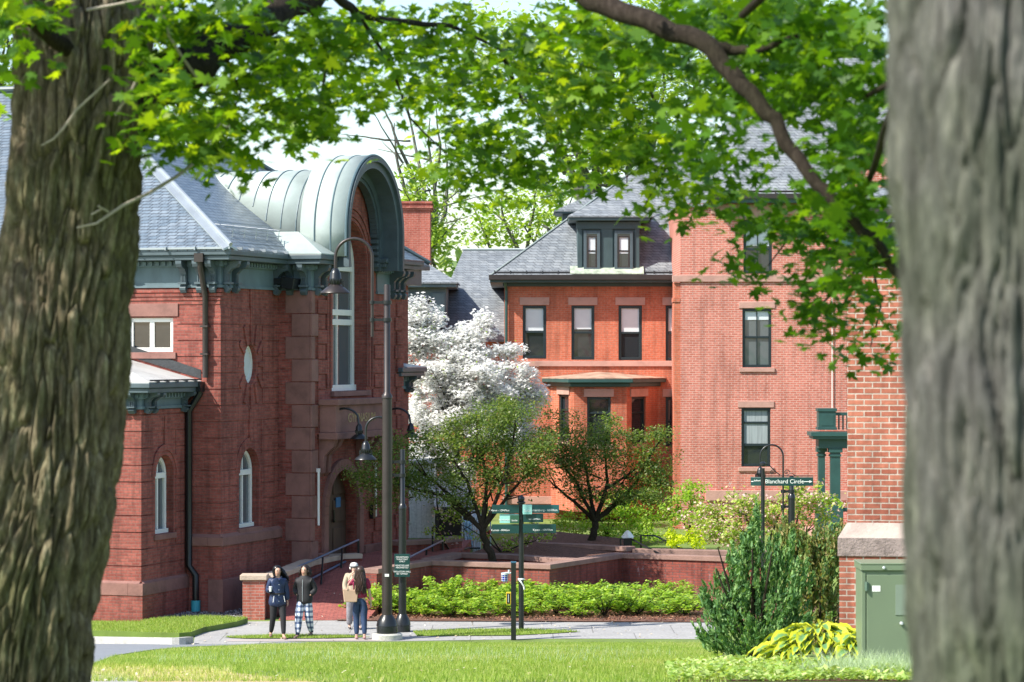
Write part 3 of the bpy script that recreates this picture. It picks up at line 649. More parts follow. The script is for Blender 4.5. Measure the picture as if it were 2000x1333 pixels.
# hood shell
yf = HY2-.78; b = MB(); LEG = zhs-zE
oprof = [(hxc+HR+.0, zE-.02)]+[(hxc+x, zhs+z) for x, z in arc(HR, 72)]+[(hxc-HR, zE-.02)]
for i in range(len(oprof)-1):
    (xa_, za_), (xb_, zb_) = oprof[i], oprof[i+1]
    b.add([(xa_, yf, za_), (xb_, yf, zb_), (xb_, HY2+.55, zb_), (xa_, HY2+.55, za_)], [(0,1,2,3)])
ho = b.build('hood', M['copper'], hall, smooth=True, fix=False, weld=True); sm = ho.modifiers.new('s', 'SOLIDIFY'); sm.thickness = .03; sm.offset = 0
sea = MB()
for ys in (yf+.02, yf+.46, yf+.92): sea.tube([(hxc+(x-hxc)*1.008, ys, z+.01) for x, z in oprof], .022 if ys > yf+.1 else .035, 6)
sea.build('standing_seam', M['seam'], ho)
b = MB()                                                       # dark moulded rim, soffit and dentils
for ri, ro_, d0, d1 in ((HR-.16, HR-.02, yf-.05, yf+.10), (HR-.34, HR-.14, yf+.04, HY2-.03), (HR-.55, HR-.34, HY2-.30, HY2-.03)):
    archring(b, TX(0), hxc, zhs, ri, ro_, d0, d1, 32)
    for sg in (-1, 1):
        a_, b_ = sorted((hxc+sg*ri, hxc+sg*ro_)); b.box(a_, b_, d0, d1, zE-.3, zhs)
for i in range(44):
    a = PI*(i+.5)/44; c = Vector((hxc+math.cos(a)*(HR-.60), 0, zhs+math.sin(a)*(HR-.60))); t = Vector((-math.sin(a), 0, math.cos(a)))*.05; r_ = Vector((math.cos(a), 0, math.sin(a)))*.06
    q = [c-t-r_, c+t-r_, c+t+r_, c-t+r_]; b.add([v+Vector((0, HY2-.26, 0)) for v in q]+[v+Vector((0, HY2-.05, 0)) for v in q], [(0,1,2,3), (7,6,5,4), (0,4,5,1), (1,5,6,2), (2,6,7,3), (3,7,4,0)])
for sg in (-1, 1):
    z = zE-.2
    while z < zhs: b.box(hxc+sg*(HR-.60)-.06, hxc+sg*(HR-.60)+.06, HY2-.26, HY2-.05, z, z+.10); z += .165
b.build('hood_cornice', M['trim'], hall)
b = MB()                                                       # small copper skirts between eave and barrel
zs_ = zbs-.05
b.slab([(HX2-.5, HY2-.5, ze), (hxc-HR-.02, HY2-.5, ze), (hxc-HR-.02, HY2+.6, ze+.62), (HX2+.6, HY2+.6, ze+.62)], .03)
b.slab([(HX2-.5, HY2-.5, ze+.001), (HX2+.6, HY2+.6, ze+.621), (HX2+.6, HY2+1.5, ze+.621), (HX2-.5, HY1-.45, ze+.001)], .03)
b.build('copper_skirt', M['copper'], hall)
b = MB(); b.slab([(hr, HY2-.5, ze+.04), (HX3+.5, HY2-.5, ze+.04), (HX3-.6, HY2+.9, ze+.95), (hr, HY2+.9, ze+.95)], .05); b.slab([(HX3+.5, HY2-.5, ze+.041), (HX3+.5, HY1, ze+.041), (HX3-.6, HY2+.9, ze+.951)], .05)
b.build('roof', M['slate_hall'], hall)
b = MB(); b.tube([(HX3+.5, HY2-.5, ze+.08), (HX3-.6, HY2+.9, ze+.99)], .05, 6); b.build('ridge', M['trim'], hall)
# far low pavilion
xe = sx(797, HY2+.25); yp = HY2+.25; zfe = hz(718, xe, yp); b = MB(); b.box(HX3-.2, xe, yp, HY1+.5, -.2, zfe-.5); bands(b, TX(yp-.001), HX3, xe, 1.2, zfe-.7, .41); b.build('wall', BR, hall)
cornice(hall, [(HX3, xe, yp, HY1+.5)], zfe-.62, zfe, .38)
for x in (xe-.25, xe-.02): bracket(hall, TX(yp-.03), x, zfe-.7, zfe-.25, .36)
b = MB(); b.slab([(HX3, yp-.42, zfe+.02), (xe+.42, yp-.42, zfe+.02), (xe-.1, yp+.8, zfe+.22), (HX3, yp+.8, zfe+.22)], .04); b.build('pavilion_roof', M['lead'], hall)
# downspouts
dn = MB(); yd = sy(401, HX1-.12); z7 = zE-.2
dn.tube([(HX1-.42, yd, z7), (HX1-.42, yd, z7-.25), (HX1-.12, yd, z7-.95), (HX1-.12, yd, zPe+.1)], .075, 10); dn.box(HX1-.55, HX1-.3, yd-.12, yd+.12, z7-.1, z7+.12)
for z in (7.2, 6.5): dn.box(HX1-.22, HX1, yd-.1, yd+.1, z, z+.05)
dn.build('downspout', M['bronze'], hall, smooth=True)
dn = MB(); xd = HX1-.15; dn.tube([(xd, -.42, zPe-.1), (xd, -.42, zPe-.3), (xd, -.12, zPt-.1), (xd, -.12, 1.2), (xd+.02, -.3, .95), (xd+.02, -.3, .3)], .085, 10); dn.box(xd-.14, xd+.14, -.5, -.2, zPe-.25, zPe); dn.build('downspout', M['black'], hall, smooth=True)
dn = MB(); dn.tube([(xd+.02, -.3, .02), (xd+.02, -.3, .32)], .12, 10); db = dn.build('downspout_boot', M['cyan'], hall, smooth=True)
# chimney
def chim(px0, px1, pyt, D, zb, dep, name, par, mat):
    a, c = P(px0, pyt, D), P(px1, pyt, D); m = MB(); wdt = c.x-a.x
    m.box(0, wdt, 0, dep, zb, a.z-.35)
    for i, e in enumerate((.05, .10, .04, .10)): m.box(-e, wdt+e, -e, dep+e, a.z-.35+i*.09, a.z-.35+(i+1)*.09)
    o = m.build(name, mat, par); return o, a
# gooseneck wall lamps
def shade(par, c, r, mats=(None, None), head='lamp_head'):
    m = MB(); m.lathe([(r*.30, .55*r), (r*.36, .62*r), (r*.42, .98*r), (r*.40, 1.02*r), (r*.36, 1.35*r), (r*.22, 1.62*r), (r*.06, 1.72*r)], c, 18)
    for i in range(14):
        a = 2*PI*i/14; m.box(c[0]+math.cos(a)*r*.43-.006, c[0]+math.cos(a)*r*.43+.006, c[1]+math.sin(a)*r*.43-.006, c[1]+math.sin(a)*r*.43+.006, c[2]+.66*r, c[2]+.98*r)
    for sg in (-1, 1): m.box(c[0]+sg*r*.52-.02, c[0]+sg*r*.52+.02, c[1]-.02, c[1]+.02, c[2]+.45*r, c[2]+.85*r)
    h = m.build(head, M['black'], par, smooth=True)
    m = MB(); m.lathe([(r*1.0, 0), (r*1.02, .03*r), (r*1.0, .08*r), (r*.55, .45*r), (r*.33, .60*r), (r*.30, .58*r), (r*.52, .41*r), (r*.95, .05*r)], c, 24)
    sh = m.build('lamp_shade', mats[0] or M['black'], h, smooth=True); return h
for u, sg in ((sx(628, HY2), 1), (sx(732, HY2), 1)):
    wlmp = MB(); zt_ = hz(800, u, HY2-.3); yy = HY2-.12
    wlmp.tube([(u, yy-.12, zt_-1.0)]+[(u+.0, yy-.12-.42*(1-math.cos(a)), zt_-.35+.38*math.sin(a)) for a in [PI*i/12 for i in range(11)]]+[(u, yy-.95, zt_-.45)], .03, 8)
    wlmp.box(u-.07, u+.07, yy-.14, HY2+.0, zt_-.75, zt_-.62); wlmp.box(u-.07, u+.07, yy-.14, HY2+.0, zt_-.95, zt_-.86); wlmp.box(u-.06, u+.06, HY2-.1, HY2-.04, zt_-1.05, zt_-.5)
    lo = wlmp.build('wall_lamp', M['black'], hall, smooth=True); shade(lo, (u, yy-.95, zt_-.78), .24, head='lamp_shade_cap')

# ------------------------------------------------------------------ the brick house in the middle and right
house = thing('brick_house', 'orange and pink brick house with grey slate roofs and green dormers', 'building', (0, 97, .8))
HZ = -.8
def hxp(px, D=97): return (px-1000)*D/F
def hzp(py, D=97): return CZ+(YH-py)*D/F+HZ
BO, BP = M['brick_orange'], M['brick_pink']
# wing one (orange), y=0 in the house frame is depth 97
T0 = TX(0)
wins = [(1021,1067,597,701), (1116,1161,597,703), (1208,1254,597,704), (1300,1346,597,705)]
ops = [(hxp(a), hxp(c), hzp(d), hzp(b_), 0) for a, c, b_, d in wins]
low = [(1300,1346,776,872)]
ops += [(hxp(a), hxp(c), hzp(d), hzp(b_), 0) for a, c, b_, d in low]
b = MB(); wall(b, T0, hxp(985), hxp(1345)+.5, -1, hzp(548), .35, ops); b.box(hxp(985), hxp(985)+.35, .35, 9, -1, hzp(548))
b.build('wall', BO, house)
for a, c, b_, d in wins+low:
    piece('lintel', (hxp(a-6), hxp(c+6), -.03, .1, hzp(b_)+.01, hzp(b_-16)), M['stone_pink'], house)
piece('belt_course', (hxp(985)-.04, hxp(1330), -.06, .1, hzp(716), hzp(705)-.005), M['stone_pink'], house); piece('base_course', (hxp(985)-.05, hxp(1330), -.05, .1, hzp(985), hzp(970)), M['stone_pink'], house)
for i, (a, c, b_, d) in enumerate(wins):
    window(house, T0, hxp(a), hxp(c), hzp(d), hzp(b_), .05, M['black_frame'], .10, [], [((hzp(d)+hzp(b_))/2, .07)], blind=(.47,.43,.50,.46)[i], deep=.14)
window(house, T0, hxp(1300), hxp(1346), hzp(872), hzp(776), .05, M['black_frame'], .10, [], [(hzp(824), .07)], deep=.14)
# bay window with canted sides
bx = [hxp(1076, 96), hxp(1121, 95.2), hxp(1224, 95.2), hxp(1287, 96)]; by = [0.0, -1.75, -1.75, 0.0]
def bayT(i):
    a = Vector((bx[i], by[i])); c = Vector((bx[i+1], by[i+1])); L_ = (c-a).length; d = (c-a)/L_; n = Vector((-d.y, d.x))
    return (lambda u, dd, z: (a.x+d.x*u+n.x*dd, a.y+d.y*u+n.y*dd, z)), L_
zbt, zbb = hzp(748, 95.2), hzp(1000, 95.2)
def bwin(i, f0, f1, y0_, y1_):
    T_, L_ = bayT(i); return (f0*L_, f1*L_, hzp(y1_, 95.2), hzp(y0_, 95.2), 0)
bw = [[bwin(0, .36, .78, 772, 862)], [bwin(1, .25, .70, 776, 868)], [bwin(2, .16, .62, 776, 868)]]
b = MB()
bay = thing_part = None
for i in range(3):
    T_, L_ = bayT(i); wall(b, T_, 0, L_, zbb, zbt, .3, bw[i])
bay = b.build('bay_window', BO, house)
for i in range(3):
    T_, L_ = bayT(i)
    for o in bw[i]:
        for nm_, z_a, z_b in (('lintel', o[3]+.01, o[3]+.27), ('sill', o[2]-.15, o[2]-.01)): m = MB(); m.box(o[0]-.1, o[1]+.1, -.04, .06, z_a, z_b, T_); m.build(nm_, M['stone_pink'], bay)
for i in range(3):
    T_, L_ = bayT(i); o = bw[i][0]; window(bay, T_, o[0], o[1], o[2], o[3], .05, M['black_frame'], .08, [], [((o[2]+o[3])/2+.25, .06)], deep=.12, glass=M['glass'])
b = MB(); cc = [(bx[0]-.3, 0), (bx[1]-.2, -2.1), (bx[2]+.2, -2.1), (bx[3]+.3, 0)]
b.slab([(x, y, zbt+.12) for x, y in cc], .12); b.slab([(bx[i]+(-.12 if i < 2 else .12), by[i]-(.1 if 0 < i < 3 else 0), zbt) for i in range(4)], .14)
b.build('bay_cornice', M['green_trim'], bay, bevel=.02)
b = MB(); ctr = ((bx[1]+bx[2])/2, -.1, zbt+.36)
for i in range(3): b.slab([(cc[i][0], cc[i][1], zbt+.16), (cc[i+1][0], cc[i+1][1], zbt+.16), ctr], .03)
b.build('bay_roof', plain('rusty sheet roof', (.40,.27,.20), .6, var=.45, scale=2), bay)
# eave, gutter, snow rail of wing one
b = MB(); b.box(hxp(957), hxp(1330), -.55, .3, hzp(553), hzp(546)); b.box(hxp(985)-.05, hxp(1318), -.1, .3, hzp(560), hzp(553)); b.box(hxp(957), hxp(985), .3, 9, hzp(553), hzp(546)); b.build('eave', M['grey_green'], house, bevel=.01)
b = MB(); b.box(hxp(955), hxp(1330), -.68, -.50, hzp(548), hzp(538)); b.build('gutter', M['bronze'], house, bevel=.01)
b = MB(); b.tube([(hxp(965), -.45, hzp(533)), (hxp(1330), -.45, hzp(533))], .035, 6)
for i in range(12): b.box(hxp(965+31*i), hxp(967+31*i), -.5, -.35, hzp(540), hzp(530))
b.build('snow_rail', M['rubber'], house)
b = MB(); b.tube([(hxp(987), -.5, hzp(552)), (hxp(989), -.1, hzp(568)), (hxp(989), -.1, hzp(1000))], .05, 8); b.build('downspout', M['green_trim'], house, smooth=True)
# roof A over wing one: hip from the left corner up to the right
k1 = .78; ex0, ex1 = hxp(957), hxp(1400); ez = hzp(541); Dp = 6.5
pk = (ex0+Dp*1.02, -.6+Dp, ez+Dp*k1)
rf = MB()
rf.slab([(ex0, -.6, ez), (ex1, -.6, ez), (ex1, -.6+Dp, ez+Dp*k1), pk], .06)
rf.slab([(ex0, -.6, ez+.001), (pk[0], pk[1], pk[2]+.001), (pk[0], 14, pk[2]+.001), (ex0, 14, ez+.001)], .06)
roofA = rf.build('roof', M['slate'], house)
# roof B further back on the left
yB = 5.0; zB0, zB1 = hzp(665, 102), hzp(489, 107.5)
rf = MB(); rf.slab([(hxp(828, 102), yB, zB0), (hxp(1060, 102), yB, zB0), (hxp(1075, 107.5), yB+5.5, zB1), (hxp(905, 107.5), yB+5.5, zB1)], .06)
rf.slab([(hxp(828, 102), yB, zB0+.001), (hxp(905, 107.5), yB+5.5, zB1+.001), (hxp(830, 113), yB+11, zB0)], .06)
rf.build('roof', M['slate'], house)
rb = MB(); rb.tube([(hxp(903, 107.5), yB+5.5, zB1+.03), (hxp(1062, 107.5), yB+5.5, zB1+.03)], .05, 6); rb.build('ridge', M['copper'], house); rb = MB(); rb.tube([(ex0, -.6, ez+.03), (pk[0], pk[1], pk[2]+.03)], .03, 5); rb.build('ridge', M['copper'], house)
b = MB(); b.box(hxp(840, 102), hxp(1050, 102), yB+.4, yB+9, -1, zB0); b.build('wall', BO, house)
# left small dormer on roof B
dl_, dr_ = hxp(786, 101), hxp(872, 101); dz0, dz1 = hzp(640, 101), hzp(562, 101); yD = 4.0
b = MB(); b.box(dl_, dr_, yD, yD+4, dz0, dz1); b.box(dl_-.35, dr_+.35, yD-.35, yD+4, dz1, dz1+.16)
for x in (dl_+.06, dr_-.5): b.box(x, x+.44, yD-.05, yD, dz0, dz1-.2)
dm = b.build('dormer', M['trim_pale'], house, bevel=.01)
window(dm, TX(yD-.06), dl_+.55, dr_-.5, dz0, dz1-.35, 0, M['grey_green'], .08)
b = MB(); e = .42; pz = hzp(510, 103); cx_ = (dl_+dr_)/2-.1
b.slab([(dl_-e, yD-e, dz1+.18), (dr_+e, yD-e, dz1+.18), (cx_, yD+1.5, pz)], .05); b.slab([(dr_+e, yD-e, dz1+.181), (dr_+e, yD+4, dz1+.181), (cx_, yD+4, pz), (cx_, yD+1.5, pz)], .05); b.slab([(dl_-e, yD-e, dz1+.181), (cx_, yD+1.5, pz), (cx_, yD+4, pz), (dl_-e, yD+4, dz1+.181)], .05)
b.build('dormer_roof', M['slate'], dm)
o, a = chim(774, 840, 394, 112, 3, 1.7, 'chimney', None, M['brick_chimney']); o.parent = house; o.location = (a.x, 15, -.8)
# main dormer
dl_, dr_ = hxp(1128, 96.7), hxp(1249, 96.7); yD = -.30; dz0, dz1 = hzp(532, 96.7), hzp(432, 96.7)
b = MB(); b.box(dl_, dr_, yD, yD+4.2, dz0-.3, dz1)
for a, c in ((1128, 1137), (1174, 1197), (1239, 1249)): b.box(hxp(a, 96.7), hxp(c, 96.7), yD-.06, yD, dz0, dz1-.1)
b.box(dl_-.05, dr_+.05, yD-.08, yD, dz1-.28, dz1-.02); b.box(dl_-.3, dr_+.34, yD-.34, yD+4.2, dz1, dz1+.14)
dm = b.build('dormer', M['grey_green'], house, bevel=.012); dm['label'] = 'green dormer with two narrow sash windows'
for a, c in ((1140, 1172), (1200, 1236)):
    u0, u1 = hxp(a, 96.7), hxp(c, 96.7)
    window(dm, TX(yD-.13), u0, u1, dz0+.05, hzp(452, 96.7), 0, M['trim'], .10, deep=.12)
    window(dm, TX(yD-.10), u0+.11, u1-.11, dz0+.13, hzp(461, 96.7), -.02, M['bronze'], .055, [], [((dz0+hzp(461, 96.7))/2+.1, .05)], blind=.55, deep=.10)
b = MB(); e = .38; pz = hzp(360, 99); cx_ = hxp(1232, 99)-.15
b.slab([(dl_-e+.05, yD-e, dz1+.16), (dr_+e+.1, yD-e, dz1+.16), (cx_, yD+1.9, pz)], .05)
b.slab([(dr_+e+.1, yD-e, dz1+.161), (dr_+e+.1, yD+5, dz1+.161), (cx_, yD+5, pz), (cx_, yD+1.9, pz)], .05); b.slab([(dl_-e+.05, yD-e, dz1+.161), (cx_, yD+1.9, pz), (cx_, yD+5, pz), (dl_-e+.05, yD+5, dz1+.161)], .05)
b.build('dormer_roof', M['slate'], dm)
b = MB(); b.tube([(cx_, yD+1.9, pz), (cx_, yD+1.9, pz+.5)], .02, 6); b.ball((cx_, yD+1.9, pz+.25), .05, 8, 6); b.build('finial', M['bronze'], dm)
b = MB(); b.slab([(hxp(1113), -.66, hzp(541)+.10), (hxp(1256), -.66, hzp(541)+.10), (hxp(1256), -.26, hzp(541)+.36), (hxp(1113), -.26, hzp(541)+.36)], .03); b.build('copper_flashing', M['copper_flash'], house)
# side dormer peeping out on the left slope
xx0, xx1 = hxp(1098, 101), hxp(1150, 101); b = MB(); b.box(xx0, xx1, 3.2, 5.2, hzp(460, 101), hzp(420, 101)); b.box(xx0-.25, xx1, 2.9, 5.4, hzp(420, 101), hzp(415, 101)); dm2 = b.build('dormer', M['grey_green'], house, bevel=.01)
b = MB(); z_ = hzp(414, 101); p1, p2 = (xx0-.3, 2.85, z_), (xx0-.3, 5.5, z_); tp = (hxp(1238, 101), 4.2, hzp(345, 101))
b.slab([p1, (xx1+3, 2.85, z_), tp], .05); b.slab([p1, tp, p2], .05); b.slab([p2, tp, (xx1+3, 5.5, z_)], .05); b.slab([(tp[0]-.01, tp[1], tp[2]), (xx1+3, 2.85, z_), (xx1+3, 5.5, z_)], .05); b.build('dormer_roof', M['slate'], dm2)
b = MB(); b.tube([P(1147, 395, 105)-Vector((0,97,.8+1.5)), P(1147, 358, 105)-Vector((0,97,.8))], .1, 8); b.build('vent_pipe', M['trim'], house)
# wing two (pink), depth 92 -> y=-5
y2 = -5.0
def q(px): return (px-1000)*92/F
def qz(py): return CZ+(YH-py)*92/F+HZ
T3 = TX(y2); wins2 = [(1452,1508,430,535), (1450,1507,603,718), (1448,1505,797,912)]
ops3 = [(q(a), q(c), qz(d), qz(b_), 0) for a, c, b_, d in wins2]
b = MB(); wall(b, T3, q(1329), q(1900), -1, qz(398), .35, ops3); b.box(q(1329), q(1329)+.35, y2+.35, 8, -1, qz(398))
b.build('wall', BP, house)
b = MB(); b.box(q(1317), q(1329)-.002, y2+.02, y2+1.0, -1, qz(552)); b.box(q(1315), q(1329)-.002, y2-.01, y2+1.0, qz(590), qz(582)); b.build('corner_pier', BO, house)
for nm_, bx_ in (('belt_course', (q(1316)-.05, q(1900), y2-.06, y2+.1, qz(551), qz(538))), ('base_course', (q(1378), q(1900), y2-.10, y2+.1, qz(978), qz(958))), ('eave_course', (q(1388), q(1900), y2-.04, y2+.1, qz(418), qz(400)))): piece(nm_, bx_, M['stone_pink'], house)
for a, c, b_, d in wins2: piece('lintel', (q(a-7), q(c+7), y2-.03, y2+.1, qz(b_)+.01, qz(b_-13)), M['stone_pink'], house); piece('sill', (q(a-6), q(c+6), y2-.05, y2+.1, qz(d+9), qz(d)-.01), M['stone_pink'], house)
for i, (a, c, b_, d) in enumerate(wins2):
    m_ = (q(a)+q(c))/2
    if i == 2: window(house, T3, q(a), q(c), qz(d), qz(b_), .05, M['black_frame'], .09, [], [(qz(826), .07), (qz(870), .07)], blind=.62, blindmat=M['curtain'], deep=.14)
    else: window(house, T3, q(a), q(c), qz(d), qz(b_), .05, M['black_frame'], .09, [(m_, .03)], [(qz(659 if i else 487), .07)], blind=.48 if i == 0 else .16, deep=.14, glass=M['glass_refl'] if i else None)
b = MB(); b.box(q(1385), q(1900), y2-.5, y2+.4, qz(398), qz(388)); b.build('eave', M['green_trim'], house, bevel=.01)
b = MB(); b.box(q(1385), q(1900), y2-.6, y2-.45, qz(390), qz(381)); b.tube([(q(1390), y2-.5, qz(376)), (q(1900), y2-.5, qz(376))], .035, 6)
for i in range(9): b.box(q(1400+37*i), q(1402+37*i), y2-.55, y2-.4, qz(384), qz(374))
b.build('gutter', M['bronze'], house)
b = MB(); k2 = .9; ee = y2-.5; dd = 5.6; zz0 = qz(386); xl = q(1385)
b.slab([(xl, ee, zz0), (q(1950), ee, zz0), (q(1950), ee+dd, zz0+dd*k2), (xl+dd*.35, ee+dd, zz0+dd*k2)], .06); b.slab([(xl, ee, zz0+.001), (xl+dd*.35, ee+dd, zz0+dd*k2+.001), (xl, 9, zz0+.001)], .06)
b.slab([(q(1325), y2-.1, qz(402)), (q(1400), y2-.1, qz(402)), (q(1400), y2+3, qz(402)+1.6), (q(1325), y2+3, qz(402)+1.6)], .05)
b.build('roof', M['slate'], house)
b = MB(); gx0, gx1 = q(1655), q(1880); gy = y2-.15; gp = (gx0+gx1)/2
b.prism([(gx0, qz(392)), (gx1, qz(392)), (gx1, qz(330)), (gp, qz(215)), (gx0, qz(330))], gy, gy+2.5, lambda p, q_2, r_: (p, r_, q_2)); b.build('gable', BP, house)
b = MB(); b.tube([(gx0-.1, gy-.1, qz(335)), (gp, gy-.1, qz(212))], .09, 6); b.tube([(gx1+.1, gy-.1, qz(335)), (gp, gy-.1, qz(212))], .09, 6); b.build('gable_coping', M['trim'], house)
b = MB(); b.slab([(q(1640), gy-.9, qz(402)), (q(1900), gy-.9, qz(402)), (q(1900), gy, qz(372)), (q(1680), gy, qz(372))], .05); b.build('pent_roof', M['slate'], house)
b = MB(); b.tube([(q(1625), y2-.05, qz(700)+4), (q(1625), y2-.05, qz(800))], .016, 6); b.build('conduit', M['white'], house)
b = MB(); b.box(q(1632), q(1680), y2-.06, y2+.1, qz(500), qz(455)); b.build('vent_panel', M['green_trim'], house)
# green porch on the right
porch = MB(); yp_ = -9.0
def r(px): return (px-1000)*88/F
def rz(py): return CZ+(YH-py)*88/F+HZ
porch.box(r(1598), r(1632), yp_-.1, yp_+.45, rz(838), rz(804)); porch.box(r(1596), r(1634), yp_-.13, yp_+.48, rz(804), rz(798)); porch.box(r(1596), r(1634), yp_-.13, yp_+.48, rz(840), rz(835))
porch.box(r(1582), r(1760), yp_-.35, yp_+.9, rz(852), rz(844)); porch.box(r(1586), r(1760), yp_-.28, yp_+.85, rz(858), rz(852)); porch.box(r(1598), r(1760), yp_-.1, yp_+.7, rz(876), rz(858))
porch.box(r(1632), r(1760), yp_+.1, yp_+.2, rz(812), rz(806))
for i in range(9): porch.box(r(1638+8*i), r(1641+8*i), yp_+.12, yp_+.18, rz(840), rz(812))
for a, c, y_ in ((1601, 1614, yp_+.35), (1622, 1641, yp_-.08)):
    porch.box(r(a), r(c), y_, y_+.3, rz(990), rz(884)); porch.box(r(a)-.06, r(c)+.06, y_-.06, y_+.36, rz(884), rz(876)); porch.box(r(a)-.03, r(c)+.03, y_-.03, y_+.33, rz(892), rz(888))
    porch.box(r(a)-.08, r(c)+.08, y_-.08, y_+.38, rz(1045), rz(988))
porch.box(r(1640), r(1760), yp_, yp_+.2, rz(1000), rz(992)); porch.box(r(1604), r(1628), yp_-.11, yp_-.1, rz(832), rz(810))
po = porch.build('porch', M['green_trim'], house, bevel=.012)
b = MB(); b.box(r(1590), r(1760), yp_-.4, y2, -.3, rz(1045)); b.build('porch_floor', M['stone_pink'], po)

# ------------------------------------------------------------------ near brick corner on the right
cor = thing('brick_building', 'near red brick building corner with sloped stone ledge behind green cabinet', 'building', (P(1655, 690, 36).x, 36, 0), math.radians(-9))
def cx(px, D=36): return (px-1655)*D/F
def czp(py, D=36): return CZ+(YH-py)*D/F
b = MB(); b.box(0, 2.6, 0, 5, czp(1021), czp(482)); b.build('wall', M['brick_pillar'], cor)
b = MB(); b.box(-.06, 2.6, -.06, 5, czp(482), czp(455)); b.build('fascia', M['green_trim'], cor, bevel=.01)
b = MB(); b.box(-.10, 2.6, -.12, 5, czp(455), czp(436)); b.box(-.14, 2.6, -.2, 5, czp(428), czp(405)); b.build('eave', M['bronze'], cor, bevel=.01)
b = MB(); b.box(-.12, 2.6, -.16, 5, czp(436), czp(428)); b.build('drip_edge', M['lead'], cor)
b = MB(); b.slab([(-.14, -.2, czp(404)), (2.6, -.2, czp(404)), (2.6, 2.2, czp(404)+.75), (1.6, 2.2, czp(404)+.75)], .04); b.slab([(-.14, -.2, czp(404)+.001), (1.6, 2.2, czp(404)+.751), (1.6, 5, czp(404)+.751), (-.14, 5, czp(404)+.001)], .04); b.slab([(1.6, 2.2, czp(404)+.75), (2.6, 2.2, czp(404)+.75), (2.6, 5, czp(404)+.2), (1.6, 5, czp(404)+.2)], .04); b.build('roof', M['slate'], cor)
b = MB(); b.box(cx(1640), 2.6, -.1, 5, 2.2, czp(1086)); b.build('plinth', M['brick_pillar'], cor)
b = MB(); zt_, zm_, zb_ = czp(1021), czp(1050), czp(1086)
b.box(cx(1640)-.02, 2.6, -.12, 5, zb_, zm_); b.build('stone_band', M['stone_rough'], cor, bevel=.01)
b = MB(); e = -cx(1640)+.02
b.add([(-e, -.12, zm_), (2.6, -.12, zm_), (2.6, -.002, zt_), (-.002, -.002, zt_), (-e, 5, zm_), (-.002, 5, zt_)], [(0,1,2,3), (0,3,5,4)]); b.build('ledge', M['stone_grey'], cor)

# ------------------------------------------------------------------ chimney-less white outbuilding and things behind the planter
def wx(px, D): return (px-1000)*D/F
def wz(py, D): return CZ+(YH-py)*D/F
shed = thing('white_shed', 'white boarded outbuilding behind the dogwood with a metal porch roof', 'shed', (0, 88, .8))
b = MB(); b.box(wx(760,88), wx(848,88), 0, 4, 0, wz(905,88)-.8); b.build('wall', M['clapboard'], shed)
b = MB(); b.box(wx(760,88)-.2, wx(848,88)+.2, -.3, 4.2, wz(905,88)-.8, wz(899,88)-.8); b.build('roof', M['zinc'], shed)
window(shed, TX(-.05), wx(786,88), wx(803,88), wz(1022,88)-.8, wz(988,88)-.8, 0, M['white'], .05, glass=M['glass_refl'])
b = MB(); b.slab([(wx(848,88), -.9, wz(990,87)-.8), (wx(930,88), -.9, wz(990,87)-.8), (wx(905,90), 1.6, wz(935,90)-.8), (wx(848,90), 1.6, wz(935,90)-.8)], .06)
for i in range(9): b.tube([(wx(850+10*i,88), -.92, wz(990,87)-.77), (wx(850+8*i,90), 1.55, wz(935,90)-.75)], .02, 5)
b.build('porch_roof', M['zinc'], shed)
b = MB(); b.box(wx(848,88), wx(930,88), -.93, -.87, wz(997,87)-.8, wz(991,87)-.8)
for p in (853, 900, 926): b.box(wx(p,88), wx(p+4,88), -.85, -.75, 0, wz(992,87)-.8)
b.build('porch_frame', M['bronze'], shed)
b = MB(); b.box(wx(849,88), wx(928,88), .8, 3.5, 0, wz(990,88)-.8); b.build('porch_wall', plain('dark porch fill', (.05,.035,.03), .8), shed)  # dark box filling the space under the porch roof
# cloths hung on a stand behind the planter tree
def cloth(name, px0, px1, py0, py1, D, mat, label, amp=.06):
    m = MB(); nx, nz = 24, 8; vs = []; fs = []
    for j in range(nz+1):
        for i in range(nx+1):
            u = i/nx; v = j/nz; x = wx(px0+(px1-px0)*u, D)+.03*math.sin(v*5+u*3); z = wz(py1+(py0-py1)*v, D)-.12*math.sin(u*PI)*v*.4
            vs.append((x, D+amp*math.sin(u*24+v), z))
    for j in range(nz):
        for i in range(nx): a = j*(nx+1)+i; fs.append((a, a+1, a+nx+2, a+nx+1))
    m.add(vs, fs); o = m.build(name, mat, smooth=True); s_ = o.modifiers.new('s', 'SOLIDIFY'); s_.thickness = .015
    tag(o, label, 'cloth', 'cloths hanging behind the planter'); return o
cloth('hanging_cloth', 905, 928, 1015, 1072, 84, M['sheet_blue'], 'pale blue cloth hanging leftmost behind the planter tree')
cloth('hanging_cloth', 922, 940, 1000, 1085, 82.5, M['sheet_white'], 'long white cloth hanging left of the planter tree trunk')
cloth('hanging_cloth', 941, 956, 1035, 1066, 82, M['red_cloth'], 'red cloth hanging beside the planter tree trunk')
rk = MB()
for p in (903, 958): rk.tube([(wx(p,83.5), 83.5, .6), (wx(p,83.5), 83.5, wz(996,83.5))], .02, 6)
rk.tube([(wx(900,83.5), 83.5, wz(998,83.5)), (wx(960,83.5), 83.5, wz(998,83.5))], .02, 6)
tag(rk.build('clothes_rack', M['grey_metal']), 'thin metal rack holding pale cloths behind the planter', 'rack')

